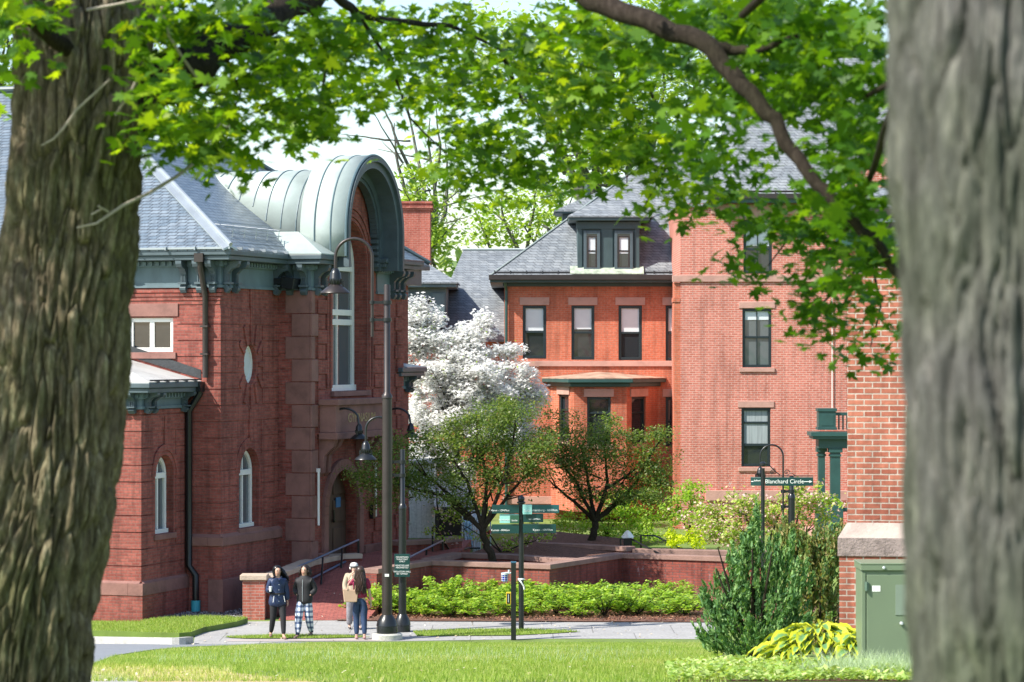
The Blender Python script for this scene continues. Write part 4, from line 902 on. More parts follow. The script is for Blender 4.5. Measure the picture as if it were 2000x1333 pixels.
# ------------------------------------------------------------------ brick walk, ramp walls, planters
def g2(px, py, z):                         # point at height z on the sight line
    D = F*(CZ-z)/(py-YH); return Vector(((px-1000)*D/F, D, z))
walk = MB()
wp = [g2(540,1212,.0), g2(722,1212,.0)]
def wk(px, D): z = 1.03*min(1, max(0, (D-69.6)/8)); return Vector(((px-1000)*D/F, D, z))
L1 = [(-5.75,69.68), (-5.6,72), (-5.45,74.5), (-5.3,76.2)]; 
lx = [(-5.72,69.68,0), (-5.62,72,.33), (-5.5,74.5,.66), (-5.35,77,1.0), (-5.6,79.5,1.03), (-5.0,84,1.03)]
rx = [(-3.55,69.68,0), (-3.2,72,.33), (-2.7,74.5,.66), (-2.0,77,1.0), (-1.4,79.5,1.03), (-1.2,84,1.03)]
for i in range(5):
    a, b_, c, d = lx[i], rx[i], rx[i+1], lx[i+1]
    walk.slab([Vector(a)+Vector((0,0,.01)), Vector(b_)+Vector((0,0,.01)), Vector(c)+Vector((0,0,.01)), Vector(d)+Vector((0,0,.01))], .9)
wo_ = walk.build('brick_walk', M['paver']); tag(wo_, kind='structure')
def brickwall(name, pts, zt, label, capmat=None, th=.34, zb=-.4, cat='wall', capover=.05, group=None, grow=0):
    """pts: (x,y) centre line, zt: height(s) of coping top"""
    o = thing(name, label, cat, (pts[0][0], pts[0][1], 0), group=group); o0 = Vector((pts[0][0], pts[0][1], 0))
    zs = zt if hasattr(zt, '__len__') else [zt]*len(pts)
    P2 = [Vector((x, y)) for x, y in pts]
    def side(i, s_):
        n = Vector((0, 0)); 
        ds = []
        if i > 0: ds.append((P2[i]-P2[i-1]).normalized())
        if i < len(P2)-1: ds.append((P2[i+1]-P2[i]).normalized())
        ns = [Vector((-d.y, d.x)) for d in ds]; m = sum(ns, Vector((0, 0)))
        m = m.normalized(); k_ = 1/max(.5, m.dot(ns[0])); return P2[i]+m*s_*k_
    for nm, half, zlo, zhi, mt in (('wall', th/2, None, -.13, M['brick_planter']), ('coping', th/2+capover, -.13, 0, capmat or M['cap'])):
        m = MB()
        for i in range(len(P2)-1):
            A = [side(i, -half), side(i+1, -half), side(i+1, half), side(i, half)]; Z = [zs[i], zs[i+1], zs[i+1], zs[i]]
            top = [Vector((a.x, a.y, z+zhi))-o0 for a, z in zip(A, Z)]; bot = [Vector((a.x, a.y, (z+zlo) if zlo is not None else zb))-o0 for a, z in zip(A, Z)]
            m.add(bot+top, [(3,2,1,0), (4,5,6,7), (0,1,5,4), (2,3,7,6)]+([(0,4,7,3)] if i == 0 else [])+([(1,2,6,5)] if i == len(P2)-2 else []))
        m.build(nm, mt, o, bevel=.012 if nm == 'coping' else 0)
    return o
def cp(px, py, z): v = g2(px, py, z); return (v.x, v.y)
# left ramp wall with its brick pier
brickwall('ramp_wall', [(-6.05,70.2), cp(600,1095,1.12), cp(660,1082.5,1.15), cp(702,1081,1.15)], [1.05, 1.12, 1.15, 1.15], 'low brick wall with stone coping left of the brick ramp', M['cap_sunlit'])
pr = thing('brick_pier', 'sunlit square brick pier with stone cap at the foot of the ramp', 'pier', (P(497,1200,70).x, 70, 0))
b = MB(); b.box(-.27, .27, -.25, .25, -.2, .98); b.build('pier', brickmat('pier brick', (.36,.10,.07), (.45,.14,.10), (.40,.24,.2), stain=.2), pr)
b = MB(); b.box(-.33, .33, -.31, .31, .98, 1.11); b.build('cap', M['cap_sunlit'], pr, bevel=.015)
brickwall('planter_wall', [cp(724,1111,1.05), cp(836,1094,1.05), cp(1067,1101.5,1.05), cp(1209,1080.5,1.05), cp(1480,1089,1.05)], 1.05, 'long zigzag brick planter wall behind the green bushes')
brickwall('planter_wall', [cp(838,1092,1.05), cp(892,1080,1.06), cp(1000,1083,1.06), cp(1066,1088,1.06), cp(1130,1092,1.06)], 1.06, 'brick rear edge of the planter around the tree trunk', zb=.2)
brickwall('planter_wall', [cp(1052,1060,1.15), cp(1140,1063,1.15), cp(1232,1068,1.15)], 1.15, 'upper brick terrace wall behind the zigzag planter', zb=.2)
brickwall('planter_wall', [cp(1238,1072,1.08), cp(1300,1073,1.08), cp(1500,1077,1.08)], 1.08, 'brick terrace wall under the yellow green shrubs', zb=.2)
brickwall('planter_wall', [cp(770,1057,1.35), cp(850,1053,1.35), cp(892,1048,1.35)], 1.35, 'brick wall in front of the white shed', zb=.2)
# soil inside planters
tag(sheet('planter_soil', [cp(842,1093,1.05), cp(1064,1099,1.05), cp(1205,1080,1.05), cp(1230,1064,1.05), cp(1052,1056,1.05), cp(900,1078,1.05)], 0, M['mulch']), kind='structure').location.z = .62
# handrails
def rails(name, label, paths, posts, mat=None, matp=None, group=None):
    o = thing(name, label, 'handrail', tuple(posts[0][0]), group=group); off = Vector(posts[0][0])
    for p in paths: m = MB(); m.tube([Vector(v)-off for v in p], .028, 8); m.build('rail', mat or M['rail_blue'], o, smooth=True)
    for a, c in posts: m = MB(); m.tube([Vector(a)-off, Vector(c)-off], .028, 8); m.lathe([(.06,0),(.06,.03),(.03,.05)], Vector(a)-off, 10); m.build('post', matp or M['black'], o, smooth=True)
    return o
def ry(x_, y_, z_): return (x_, y_, z_)
Rx = lambda D: -6.1+(D-70.2)*.16+.42
top = [(Rx(70.3), 70.3, .80), (Rx(70.6), 70.6, .92), (Rx(77.6), 77.6, 1.78+.0)]
tD = [70.3, 73.3, 75.9, 77.6]
def rail_z(D, h): return 1.0*min(1, max(0, (D-69.6)/7.6))+h
rpx = lambda px, py, D: P(px, py, D)
A0, A1, A2, A3 = P(512,1140,70.4), P(627,1090,73.6), P(666,1072,75.6), P(700,1055,77.4)
B0, B3 = P(512,1180,70.4), P(700,1084,77.4)
def lerp(a, b_, t): return a+(b_-a)*t
rails('handrail', 'blue-grey double handrail on black posts up the brick ramp', [[B0, A0, A0+Vector((.05,.15,.03)), A3], [B0, B3]],
      [(Vector((A0.x, A0.y, .1)), A0), (Vector((A1.x, A1.y, .5)), lerp(A0, A3, .61)), (Vector((A2.x, A2.y, .75)), lerp(A0, A3, .82)), (Vector((A3.x, A3.y, .95)), A3)])
C0, C1 = P(770,1104,74.5), P(864,1056.5,79.5)
rails('handrail', 'blue-grey handrail rising on the right of the ramp', [[C0, C1]], [(P(832,1090,77.8), lerp(C0, C1, .66)), (P(866,1085,79.5), C1), (P(845,1087,79), P(845,1030,79))])
rails('handrail', 'short black stair handrail sloping down before the white shed', [[P(845,1030,79), P(852,1030,79), P(880,1079,80), P(916,1071,81), P(938,1071,81)]], [(P(904,1080,81), P(904,1074,81))], M['black'])
rails('handrail', 'black stair handrail beside the bollard on the terrace', [[P(1212,1080,80), P(1212,1053,80), P(1233,1053,80), P(1290,1083,79)]], [(P(1212,1085,80), P(1212,1053,80))], M['black'])
rails('handrail', 'black stair handrail right of the white capped bollard', [[P(1252,1080,82), P(1252,1046,82), P(1280,1047,82), P(1360,1086,80)]], [(P(1252,1085,82), P(1252,1046,82))], M['black'])
bo_ = thing('bollard', 'black bollard light with white pyramid cap on the terrace', 'bollard', (P(1226,1085,80.5).x, 80.5, .7))
b = MB(); b.box(-.12, .12, -.12, .12, -.1, P(0,1053,80.5).z-.7); b.build('post', M['black'], bo_, bevel=.01)
z_ = P(0,1053,80.5).z-.7; b = MB(); b.box(-.15, .15, -.15, .15, z_, z_+.05); b.lathe([(.19,z_+.05),(.08,z_+.2),(.02,z_+.24)], n=4); b.build('cap', M['white'], bo_)
# ------------------------------------------------------------------ lamp posts
def lamp_post(px, py_base, D, label, zpole, r0, arm_h, side, base_conc=None, head_r=.34, stub=.55, zcollar=None, arm_px=None, group='curved arm lamp posts', armup=None):
    g_ = gpt(px, py_base) if D is None else Vector(((px-1000)*D/F, D, G(D)))
    o = thing('lamp_post', label, 'lamp post', g_, group=group); zb = 0
    if base_conc:
        m = MB(); m.lathe([(base_conc, -.4), (base_conc, .12), (base_conc-.03, .15)], n=24); m.build('footing', M['concrete_base'], o, smooth=True); zb = .15
    m = MB(); m.lathe([(r0*2.1, zb), (r0*2.15, zb+.08), (r0*2.1, zb+.16), (r0*2.2, zb+.17), (r0*2.0, zb+.28), (r0*1.4, zb+.38), (r0*1.15, zb+.42)], n=24); m.build('base', M['black'], o, smooth=True)
    m = MB(); zc = zcollar; m.lathe([(r0*1.06, zb+.38), (r0, zc), (r0*1.12, zc+.01), (r0*1.12, zc+.06), (r0*.8, zc+.12), (r0*.66, zc+.14), (r0*.66, zpole), (r0*.6, zpole+.02)], n=20); m.build('pole', M['bronze'] if base_conc else M['black'], o, smooth=True)
    ax = -side*.34*head_r/.34
    m = MB(); R_ = arm_px; zt = zpole+arm_h-R_
    za = zpole-stub*2.2
    pts = [(ax, 0, za-.25), (ax, 0, zt)]+[(ax-side*R_*(1-math.cos(a)), 0, zt+R_*math.sin(a)) for a in [PI*i/16 for i in range(1, 17)]]+[(ax-side*2*R_, 0, zt-.28)]
    m.tube(pts, .036*head_r/.34, 10)
    m.build('arm', M['bronze'] if base_conc else M['black'], o, smooth=True)
    for zz_ in (za+.1, za+.1+stub*.95):
        m = MB(); m.lathe([(r0*.95, zz_), (r0*.95, zz_+.08)], n=16); m.lathe([(.06, zz_), (.06, zz_+.08)], (ax, 0, 0), 12); m.box(min(ax, 0), max(ax, 0), -.035, .035, zz_+.01, zz_+.07); m.build('clamp', M['black'], o, smooth=True)
    shade(o, (ax-side*2*R_, 0, zt-.28-head_r*1.62), head_r, (M['bronze'] if base_conc else M['black'],))
    m = MB(); m.box(-r0*.42, r0*.42, -r0-.012, -r0*.8, zb+1.30, zb+1.36); m.build('tag', M['letter'], o)
    return o
lamp_post(756, 0, 65, 'tallest dark lamp post on round concrete footing beside the walkers', P(0,558,65).z, .112, .95+.12, 1, .35, .34, .42, P(0,779,65).z, .42)
lp = lamp_post(786, 0, 66.8, 'shorter black lamp post carrying the green pedestrian walkway sign', P(0,880,66.8).z, .088, .78, 1, None, .26, .33, P(0,995,66.8).z, .30)
# walkway sign, strapped to the pole
ws = thing('walkway_sign', 'dark green rectangular pedestrian walkway sign on the shorter lamp post', 'sign', (lp.location.x+.0, lp.location.y-.15, P(0,1104,66.8).z))
b = MB(); b.box(-.18, .18, -.01, .01, -.27, .27); b.build('plate', M['sign'], ws, bevel=.008)
for i, (t_, z_) in enumerate((('PEDESTRIAN', .195), ('WALKWAY', .145), ('ONLY', .095), ('VEHICLES ARE', .0), ('PROHIBITED', -.05), ('VIOLATORS WILL', -.145), ('BE TOWED', -.195))):
    text(t_, .052, M['letter'], ws, (0, -.016, z_), (PI/2, 0, 0), ext=.002)
b = MB(); b.box(-.04, .04, .01, .05, .15, .18); b.box(-.04, .04, .01, .05, -.18, -.15); b.build('bracket', M['black'], ws)
# right-hand lamp post and the street sign before it
zA = P(0,952,70).z
o = lamp_post(1546, 0, 71.0, 'black lamp post with arched arm behind the flowering shrub, right side', P(0,932,71).z, .085, .80, 1, None, .21, .40, P(0,975,71).z, .285)
ss = thing('street_sign', 'green arrow sign reading Blanchard Circle on a thin black pole', 'sign', (P(1490,0,66).x, 66, 0))
b = MB(); b.tube([(0,0,0), (0,0,P(0,915,66).z)], .045, 12); b.lathe([(.045,0),(.08,.03),(.08,.08),(.03,.12)], (0,0,P(0,912,66).z), 12); b.build('pole', M['black'], ss, smooth=True)
s0, s1 = P(1497,951,66), P(1591,951,66); zc = P(0,941,66).z; L_ = s1.x-s0.x
b = MB(); b.box(.05, .05+L_, -.02, .02, zc-.10, zc+.10); pl = b.build('sign_board', M['sign'], ss, bevel=.008)
text('Blanchard Circle', .135, M['letter'], pl, (.50, -.026, zc), (PI/2, 0, 0), ext=.002)
b = MB(); b.box(.05+L_*.72, .05+L_*.92, -.028, -.02, zc-.008, zc+.008); b.prism([(.05+L_*.92, zc-.03), (.05+L_*.98, zc), (.05+L_*.92, zc+.03)], -.028, -.02, lambda p, q_2, r_: (p, r_, q_2)); b.build('arrow', M['letter'], pl)
b = MB(); b.box(-.29, -.04, -.02, .02, zc-.10, zc+.10); pl2 = b.build('sign_board', M['sign'], ss, bevel=.008); pl2.rotation_euler.z = -.35; text('Safford', .055, M['letter'], pl2, (-.13, -.026, zc+.02), (PI/2, 0, 0), ext=.002)
b = MB(); b.box(-.27, -.22, -.028, -.02, zc-.008, zc+.008); b.build('arrow', M['letter'], pl2)
b = MB(); b.tube([(.03,0,zc+.13), (.05+L_,0,zc+.13)], .012, 6)
for s_, c0 in ((1, .22), (-1, .55)):
    b.tube([(c0+.08*math.exp(-.22*t)*math.cos(t), 0, zc+.21+.08*math.exp(-.22*t)*math.sin(t)) for t in [i*.35 for i in range(30)]], .009, 5)
b.tube([(.04,0,zc+.42), (.15,0,zc+.38), (.28,0,zc+.24), (.4,0,zc+.15)], .012, 5); b.tube([(.55,0,zc+.14), (.66,0,zc+.2), (.75,0,zc+.14)], .009, 5)
b.build('scroll', M['black'], ss)
# direction post in the middle
dp = thing('direction_post', 'tall black signpost with six dark green city distance boards', 'signpost', (P(1018,0,67.2).x, 67.2, 0))
b = MB(); b.tube([(0,0,0), (.0,0,P(0,985,67.2).z)], .062, 14); b.ball((0,0,P(0,975,67.2).z), .085); b.lathe([(.062,0),(.1,.02),(.1,.05),(.05,.08)], (0,0,P(0,985,67.2).z), 12); b.build('pole', M['black'], dp, smooth=True)
def board(px0, px1, py0, py1, mat, txt, tx, rz_=0, y=-.09, size=.08):
    x0_, x1_ = (px0-1018)*67.2/F, (px1-1018)*67.2/F; z0_, z1_ = P(0,py1,67.2).z, P(0,py0,67.2).z
    m = MB(); m.box(x0_, x1_, y-.012, y+.012, z0_, z1_); o_ = m.build('direction_board', mat, dp, bevel=.006)
    if txt: text(txt, size, M['letter'], o_, ((x0_+x1_)/2+tx, y-.016, (z0_+z1_)/2-.03), (PI/2, 0, 0), ext=.002)
    return o_
board(961, 1014, 986, 1003, M['sign'], 'Hanoi - 12947km', -.13, size=.062)
board(1020, 1092, 986, 1002, plain('teal board', (.012,.085,.09), .35), 'St. Petersburg - 6688km', .03, size=.075)
o_ = board(1021, 1039, 985.5, 1004.5, M['sign_pale'], 'Sofia', .0, y=-.13, size=.085)
board(976, 1013, 1004, 1022, M['sign_pale'], 'Northampton', -.09, y=-.06, size=.055)
board(996, 1014, 1006, 1022, M['sign_olive'], 'Seville', 0, y=-.12, size=.055)
board(1022, 1061, 1003, 1020, M['sign'], 'Iasi - 6895km', .03, y=-.07, size=.052)
board(961, 1014, 1024, 1042, M['sign'], 'Kumasi - 8046km', -.12, size=.062)
board(1021, 1086, 1024, 1041, M['sign'], 'Kyoto - 10977km', .08, size=.066)
b = MB(); z_ = P(0,1133,67.2).z; b.lathe([(.075,z_),(.08,z_+.02),(.075,z_+.04)], n=12); b.tube([(-.05,-.07,z_), (.0,-.09,z_-.05), (.06,-.07,z_-.15), (.07,-.06,z_-.22)], .018, 6); b.build('tied_ribbon', M['letter'], dp)
# emergency call post
ep = thing('call_post', 'short square black post with blue caged lamp and yellow button plate', 'post', (P(1003,0,64.9).x, 64.9, G(64.9)))
zt_ = P(0,1097,64.9).z-G(64.9); b = MB(); b.box(-.058, .058, -.058, .058, 0, zt_-.03); b.build('post', M['black'], ep, bevel=.006); b = MB(); b.box(-.064, .064, -.064, .064, zt_-.03, zt_); b.build('cap', plain('dull blue cap', (.04,.12,.2), .4), ep)
zl = P(0,1122,64.9).z; b = MB(); b.tube([(-.06,0,zl+.03), (-.1,0,zl+.03), (-.1,0,zl+.1)], .03, 8); b.tube([(-.1,0,zl+.02), (-.2,0,zl+.02)], .03, 8); b.lathe([(.06,.0),(.085,.01),(.085,.05),(.05,.06)], (-.2,0,zl-.02), 14)
for i in range(8):
    a = 2*PI*i/8; b.tube([(-.2+.078*math.cos(a), .078*math.sin(a), zl-.0), (-.2+.078*math.cos(a), .078*math.sin(a), zl-.15), (-.2+.03*math.cos(a), .03*math.sin(a), zl-.19)], .006, 5)
for z_ in (.05, .10, .15): b.lathe([(.076,-z_),(.083,-z_),(.083,-z_+.008),(.076,-z_+.008)], (-.2,0,zl), 14)
lc = b.build('lamp_cage', M['grey_metal'], ep, smooth=True); b = MB(); b.lathe([(.04,-.17),(.066,-.14),(.066,-.01)], (-.2,0,zl), 14); b.build('lens', M['blue_lens'], lc, smooth=True)
zl = P(0,1168,64.9).z; b = MB(); b.box(-.17, -.055, -.03, .03, zl-.15, zl+.13); cb_ = b.build('call_box', M['yellow'], ep, bevel=.008); b = MB(); b.box(-.155, -.08, -.035, -.03, zl-.13, zl+.10); b.build('button_plate', M['black'], cb_); b = MB(); b.box(-.125, -.11, -.04, -.035, zl-.1, zl+.08); b.build('strip', M['grey_metal'], cb_)

# ------------------------------------------------------------------ utility cabinet
D = 34.0; c0 = P(1683,1100,D); cb = thing('utility_cabinet', 'pale green metal utility cabinet between brick corner and grey trunk', 'cabinet', (c0.x, D, 2.6))
W_ = .62; Ht = c0.z-2.6
b = MB(); b.box(0, W_, 0, .6, 0, Ht-.09); b.build('body', M['cabinet'], cb, bevel=.01)
b = MB(); b.box(-.015, W_+.015, -.03, .62, Ht-.09, Ht-.02); b.box(-.02, W_+.02, -.035, .625, Ht-.02, Ht); lid = b.build('lid', M['cabinet'], cb, bevel=.006); b = MB(); b.lathe([(.018,0),(.018,.02),(.01,.025)], n=10); k_ = b.build('bolt', M['grey_metal'], lid); k_.location = (.26, -.035, Ht-.055); k_.rotation_euler.x = PI/2
b = MB(); b.box(.06, W_-.04, -.022, -.001, .04, Ht-.14); b.box(.0, .045, -.012, -.001, .0, Ht-.1); dr_ = b.build('door', M['cabinet'], cb, bevel=.005)
for z_ in (Ht-.32, .12):
    b = MB(); b.box(.03, .08, -.05, -.02, z_, z_+.09); b.tube([(.052,-.05,z_-.01), (.052,-.05,z_+.10)], .014, 8); b.build('hinge', plain('hinge green', (.10,.16,.12), .4), dr_, smooth=True)
b = MB(); b.box(.40, .56, -.03, -.021, Ht-.62, Ht-.26); b.build('handle_plate', plain('recess grey', (.19,.24,.19), .4), dr_)
b = MB(); b.lathe([(.022,0),(.022,.02),(.014,.03)], n=12); kk = b.build('lock', M['grey_metal'], dr_, smooth=True); kk.location = (.47, -.03, Ht-.72); kk.rotation_euler.x = PI/2
b = MB(); b.box(.12, .22, -.026, -.0221, Ht-.34, Ht-.27); b.build('sticker', M['letter'], dr_)
b = MB()
for k_ in range(5): b.box(.15, .42, -.030, -.0221, .12+k_*.035, .135+k_*.035)
b.build('vent', M['cabinet'], dr_)
b = MB(); b.box(-.06, W_+.06, -.08, .68, -.6, .0); b.build('pad', M['concrete_base'], cb)
# ------------------------------------------------------------------ plants: leaf builders
def unit(v): return v/np.maximum(1e-9, np.linalg.norm(v, axis=1))[:, None]
MAPLE = np.array([(0,-.46),(.03,-.14),(.30,-.30),(.22,-.10),(.52,-.02),(.34,.06),(.46,.34),(.27,.22),(.15,.20),(.17,.40),(0,.64),(-.17,.40),(-.15,.20),(-.27,.22),(-.46,.34),(-.34,.06),(-.52,-.02),(-.22,-.10),(-.30,-.30),(-.03,-.14)], float)
OVAL = np.array([(0,-.5),(.22,-.2),(.24,.1),(0,.5),(-.24,.1),(-.22,-.2)], float)
DIAM = np.array([(0,-.5),(.28,0),(0,.5),(-.28,0)], float)
PETAL = np.array([(0,-.5),(.18,-.18),(.5,0),(.18,.18),(0,.5),(-.18,.18),(-.5,0),(-.18,-.18)], float)
FERN = np.array([(0,-.5),(.10,-.28),(.17,-.22),(.11,-.05),(.17,.06),(.08,.18),(.10,.30),(0,.5),(-.10,.30),(-.08,.18),(-.17,.06),(-.11,-.05),(-.17,-.22),(-.10,-.28)], float)
BLADE = np.array([(-.5,0),(.5,0),(0,1)], float)
def leaves(name, C, size, tmpl, mat, parent=None, up=.6, svar=.35, axis=None, curl=.18):
    C = np.asarray(C, float); n = len(C); k = len(tmpl)
    nrm = RNG.normal(size=(n, 3)); nrm[:, 2] = np.abs(nrm[:, 2])+up*1.5; nrm = unit(nrm)
    a = RNG.normal(size=(n, 3)) if axis is None else axis+RNG.normal(size=(n, 3))*.35
    if axis is not None: nrm = unit(RNG.normal(size=(n, 3)))
    if axis is None: t = unit(np.cross(nrm, a)); s_ = np.cross(nrm, t)
    else: t = unit(a); s_ = unit(np.cross(nrm, t)); nrm = np.cross(t, s_)
    sz = size*(1+svar*(RNG.random(n)*2-1)); curl = curl*(.2+2.2*RNG.random(n))[:, None, None]
    V = C[:, None, :]+sz[:, None, None]*(tmpl[None, :, 0, None]*s_[:, None, :]+tmpl[None, :, 1, None]*t[:, None, :]-curl*(np.abs(tmpl[:, 0])**1.3+.5*np.clip(tmpl[:, 1], 0, 1)**2)[None, :, None]*nrm[:, None, :])
    return soup(name, V.reshape(-1, 3), k, mat, parent)
def blob(c, r, n, shell=.5):
    d = unit(RNG.normal(size=(n, 3))); rad = (shell+(1-shell)*RNG.random(n)**.6)[:, None]*(RNG.random(n)[:, None]**.12)
    return np.array(c)+d*rad*np.array(r)
def clumpy(c, r, nclump, per, cr, flat=.7, low=-1.):
    """points gathered in small clumps spread through an ellipsoid"""
    out = []
    for p in blob(c, r, nclump, .25):
        if p[2] < c[2]+low*r[2]: continue
        out.append(blob(p, (cr*random.uniform(.6,1.3), cr*random.uniform(.6,1.3), cr*flat*random.uniform(.6,1.3)), per, .1))
    return np.concatenate(out)
def wiggle(a, b_, n, amp, seed=0, sag=0):
    rs = random.Random(seed); a, b_ = Vector(a), Vector(b_); o = []
    for i in range(n+1):
        t = i/n; e = math.sin(PI*t); o.append(a.lerp(b_, t)+Vector((rs.uniform(-1,1), rs.uniform(-1,1), rs.uniform(-1,1)))*amp*e+Vector((0,0,sag*e)))
    return o
def taper(r0, r1, n): return [r0+(r1-r0)*i/n for i in range(n+1)]
# ---- great trunk with furrowed bark
def furrowed(name, line, mat, parent, seed, nA=220, nL=420, depth=.04, ka=7., kz=1.1, sub=.5):
    """line: [(point, radius)...] bottom to top"""
    pts = [Vector(p) for p, _ in line]; rs = [r_ for _, r_ in line]; L = [0]
    for a, b_ in zip(pts, pts[1:]): L.append(L[-1]+(b_-a).length)
    V = []
    for j in range(nL+1):
        s_ = L[-1]*j/nL; i = min(len(L)-2, max(k for k in range(len(L)) if L[k] <= s_+1e-9)); t = (s_-L[i])/(L[i+1]-L[i])
        t2 = t*t*(3-2*t)*.0+t; c = pts[i].lerp(pts[i+1], t2); r_ = rs[i]+(rs[i+1]-rs[i])*t
        for k in range(nA):
            a = 2*PI*k/nA; ca, sa = math.cos(a), math.sin(a)
            wz_ = noise.noise(Vector((ca*1.5, sa*1.5, s_*.7+seed)))*.16+noise.noise(Vector((ca*5, sa*5, s_*3+seed)))*.035
            p = Vector(((ca*math.cos(wz_)-sa*math.sin(wz_))*ka*r_*2.2, (sa*math.cos(wz_)+ca*math.sin(wz_))*ka*r_*2.2, s_*kz+seed*3))
            q_ = Vector((p.x+.35*noise.noise(p*1.7), p.y+.35*noise.noise(p*1.7+Vector((7,1,3))), p.z+.45*noise.noise(Vector((p.x*1.3, p.y*1.3, p.z*2+4)))))
            dd, pp = noise.voronoi(q_); e_ = dd[1]-dd[0]; h_ = min(1., e_*3.0)**.55; ch = noise.cell(pp[0]*9.7)
            n2 = noise.noise(p*3.1+Vector((5,5,5))); n3 = noise.noise(Vector((ca*1.2, sa*1.2, s_*.7+seed))); n4 = noise.noise(Vector((p.x*5.2, p.y*5.2, p.z*9)))
            rr = r_*(1+.08*n3)+depth*(h_*1.15-.75+.55*ch+sub*.45*n2+.22*n4)
            V.append((c.x+ca*rr, c.y+sa*rr, c.z))
    Fc = [(j*nA+k, j*nA+(k+1) % nA, (j+1)*nA+(k+1) % nA, (j+1)*nA+k) for j in range(nL) for k in range(nA)]
    me = bpy.data.meshes.new(name); me.from_pydata(V, [], Fc)
    me.polygons.foreach_set('use_smooth', np.ones(len(Fc), dtype=bool)); return link(name, me, mat, parent)
def P2(c, D, cx_=None): return P(c[0], c[1], D)
# ---- left maple
D = 16.0; mt = thing('maple_tree', 'large maple with deeply furrowed brown trunk on the left edge', 'tree', (P(40,0,D).x, D, G(D)))
def loc(o, v): return Vector(v)-o.location
line = [((P(30,1500,D)), .43), (P(42,1333,D), .38), (P(55,1150,D), .365), (P(85,1000,D), .37), (P(107,800,D), .362), (P(118,650,D), .362), (P(138,450,D), .36), (P(152,300,D), .355), (P(166,120,D), .36), (P(168,0,D), .37), (P(165,-200,D), .36), (P(150,-500,D), .30), (P(170,-1000,D), .26), (P(120,-1700,D), .16), (P(130,-2400,D), .06)]
furrowed('trunk', [(loc(mt, p), r_) for p, r_ in line], M['bark'], mt, 3, nA=420, nL=760, depth=.047, ka=7.5, kz=2.3)
LIMBS = [  # (pixel, depth) polylines with start and end radius
 ([(230,260,16),(300,165,16),(370,125,16.3),(440,80,16.7),(520,40,17),(600,-10,17.4),(760,-120,18)], .15, .07),
 ([(170,-260,16),(520,-330,16),(860,-180,15.6),(1060,-60,15.2),(1160,0,15),(1260,40,14.8),(1390,92,14.6),(1450,160,14.5),(1500,220,14.4),(1560,310,14.3),(1620,390,14.2),(1700,465,14.2),(1760,540,14.2)], .078, .02),
 ([(1390,92,14.6),(1430,98,14.6),(1480,100,14.5),(1560,70,14.3)], .034, .012),
 ([(620,-40,17.6),(700,30,18.5),(790,45,19),(880,50,19.5),(980,100,20.5)], .035, .008),
 ([(980,100,20.5),(1020,200,21),(1090,245,22)], .02, .006),
 ([(700,30,18.5),(760,120,19),(800,230,19.5),(870,300,20)], .014, .005),
 ([(430,90,16.7),(470,180,17),(440,260,17)], .012, .004),
 ([(600,-10,17.4),(640,120,18),(620,230,18.2)], .014, .005),
 ([(400,110,16.4),(350,220,16.2),(360,280,16)], .012, .004),
 ([(140,100,15.7),(60,40,15.2),(-60,-40,14.8)], .05, .02),
 ([(1600,360,19.8),(1560,440,19.8),(1500,520,19.7)], .014, .004), ([(1660,420,19.8),(1680,520,19.7),(1600,600,19.5),(1590,660,19.4)], .014, .004), ([(1690,450,19.8),(1720,600,19.6),(1700,680,19.5)], .012, .004),
 ([(1200,10,19),(1230,90,19.2),(1280,200,19.5),(1300,330,19.8),(1260,400,19.8)], .018, .004), ([(1260,40,19.2),(1160,160,20),(1050,300,21),(980,350,21.5)], .02, .005), ([(1400,110,19.5),(1340,200,19.6),(1350,330,19.8)], .014, .004),
 ([(160,-700,16),(-300,-900,14),(-800,-1000,12)], .1, .03), ([(150,-900,16),(700,-1100,17),(1200,-1200,19)], .1, .03), ([(140,-600,16),(300,-900,20),(500,-1300,24)], .09, .03)]
lm = MB()
for pl_, ra, rb_ in LIMBS:
    pts = [loc(mt, P(*q_)) for q_ in pl_]; fine = []
    for a, b_ in zip(pts, pts[1:]):
        for t in range(5): fine.append(a.lerp(b_, t/5)+Vector((random.uniform(-1,1), 0, random.uniform(-1,1)))*ra*.18)
    fine.append(pts[-1]); lm.tube(fine, taper(ra, rb_, len(fine)-1), 12)
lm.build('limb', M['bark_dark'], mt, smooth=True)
dt = MB(); dt.tube([loc(mt, P(a, b_, c)) for a, b_, c in ((150,445,15.55),(188,437,15.5),(240,402,15.6),(290,378,15.8),(345,345,16),(385,315,16.2),(400,288,16.3),(430,240,16.4))], [.004,.007,.009,.010,.010,.010,.009,.007], 6)
dt.tube([loc(mt, P(a, b_, c)) for a, b_, c in ((178,420,15.5),(200,408,15.5),(212,414,15.5),(192,403,15.45))], .006, 5); dt.tube([loc(mt, P(a, b_, c)) for a, b_, c in ((80,285,15.55),(105,272,15.5),(125,250,15.5),(150,215,15.5),(215,155,15.5))], [.004,.007,.008,.008,.005], 5)
dt.tube([loc(mt, P(a, b_, c)) for a, b_, c in ((170,20,15.5),(235,8,15.4),(290,-5,15.4))], .009, 5); dt.tube([loc(mt, P(a, b_, c)) for a, b_, c in ((315,15,15.4),(330,70,15.5),(355,110,15.6),(383,150,15.8))], .009, 5)
dt.tube([loc(mt, P(a, b_, c)) for a, b_, c in ((225,225,15.55),(250,190,15.5),(270,150,15.5),(300,130,15.5))], .008, 5)
dt.build('dead_twig', M['twig'], mt, smooth=True)
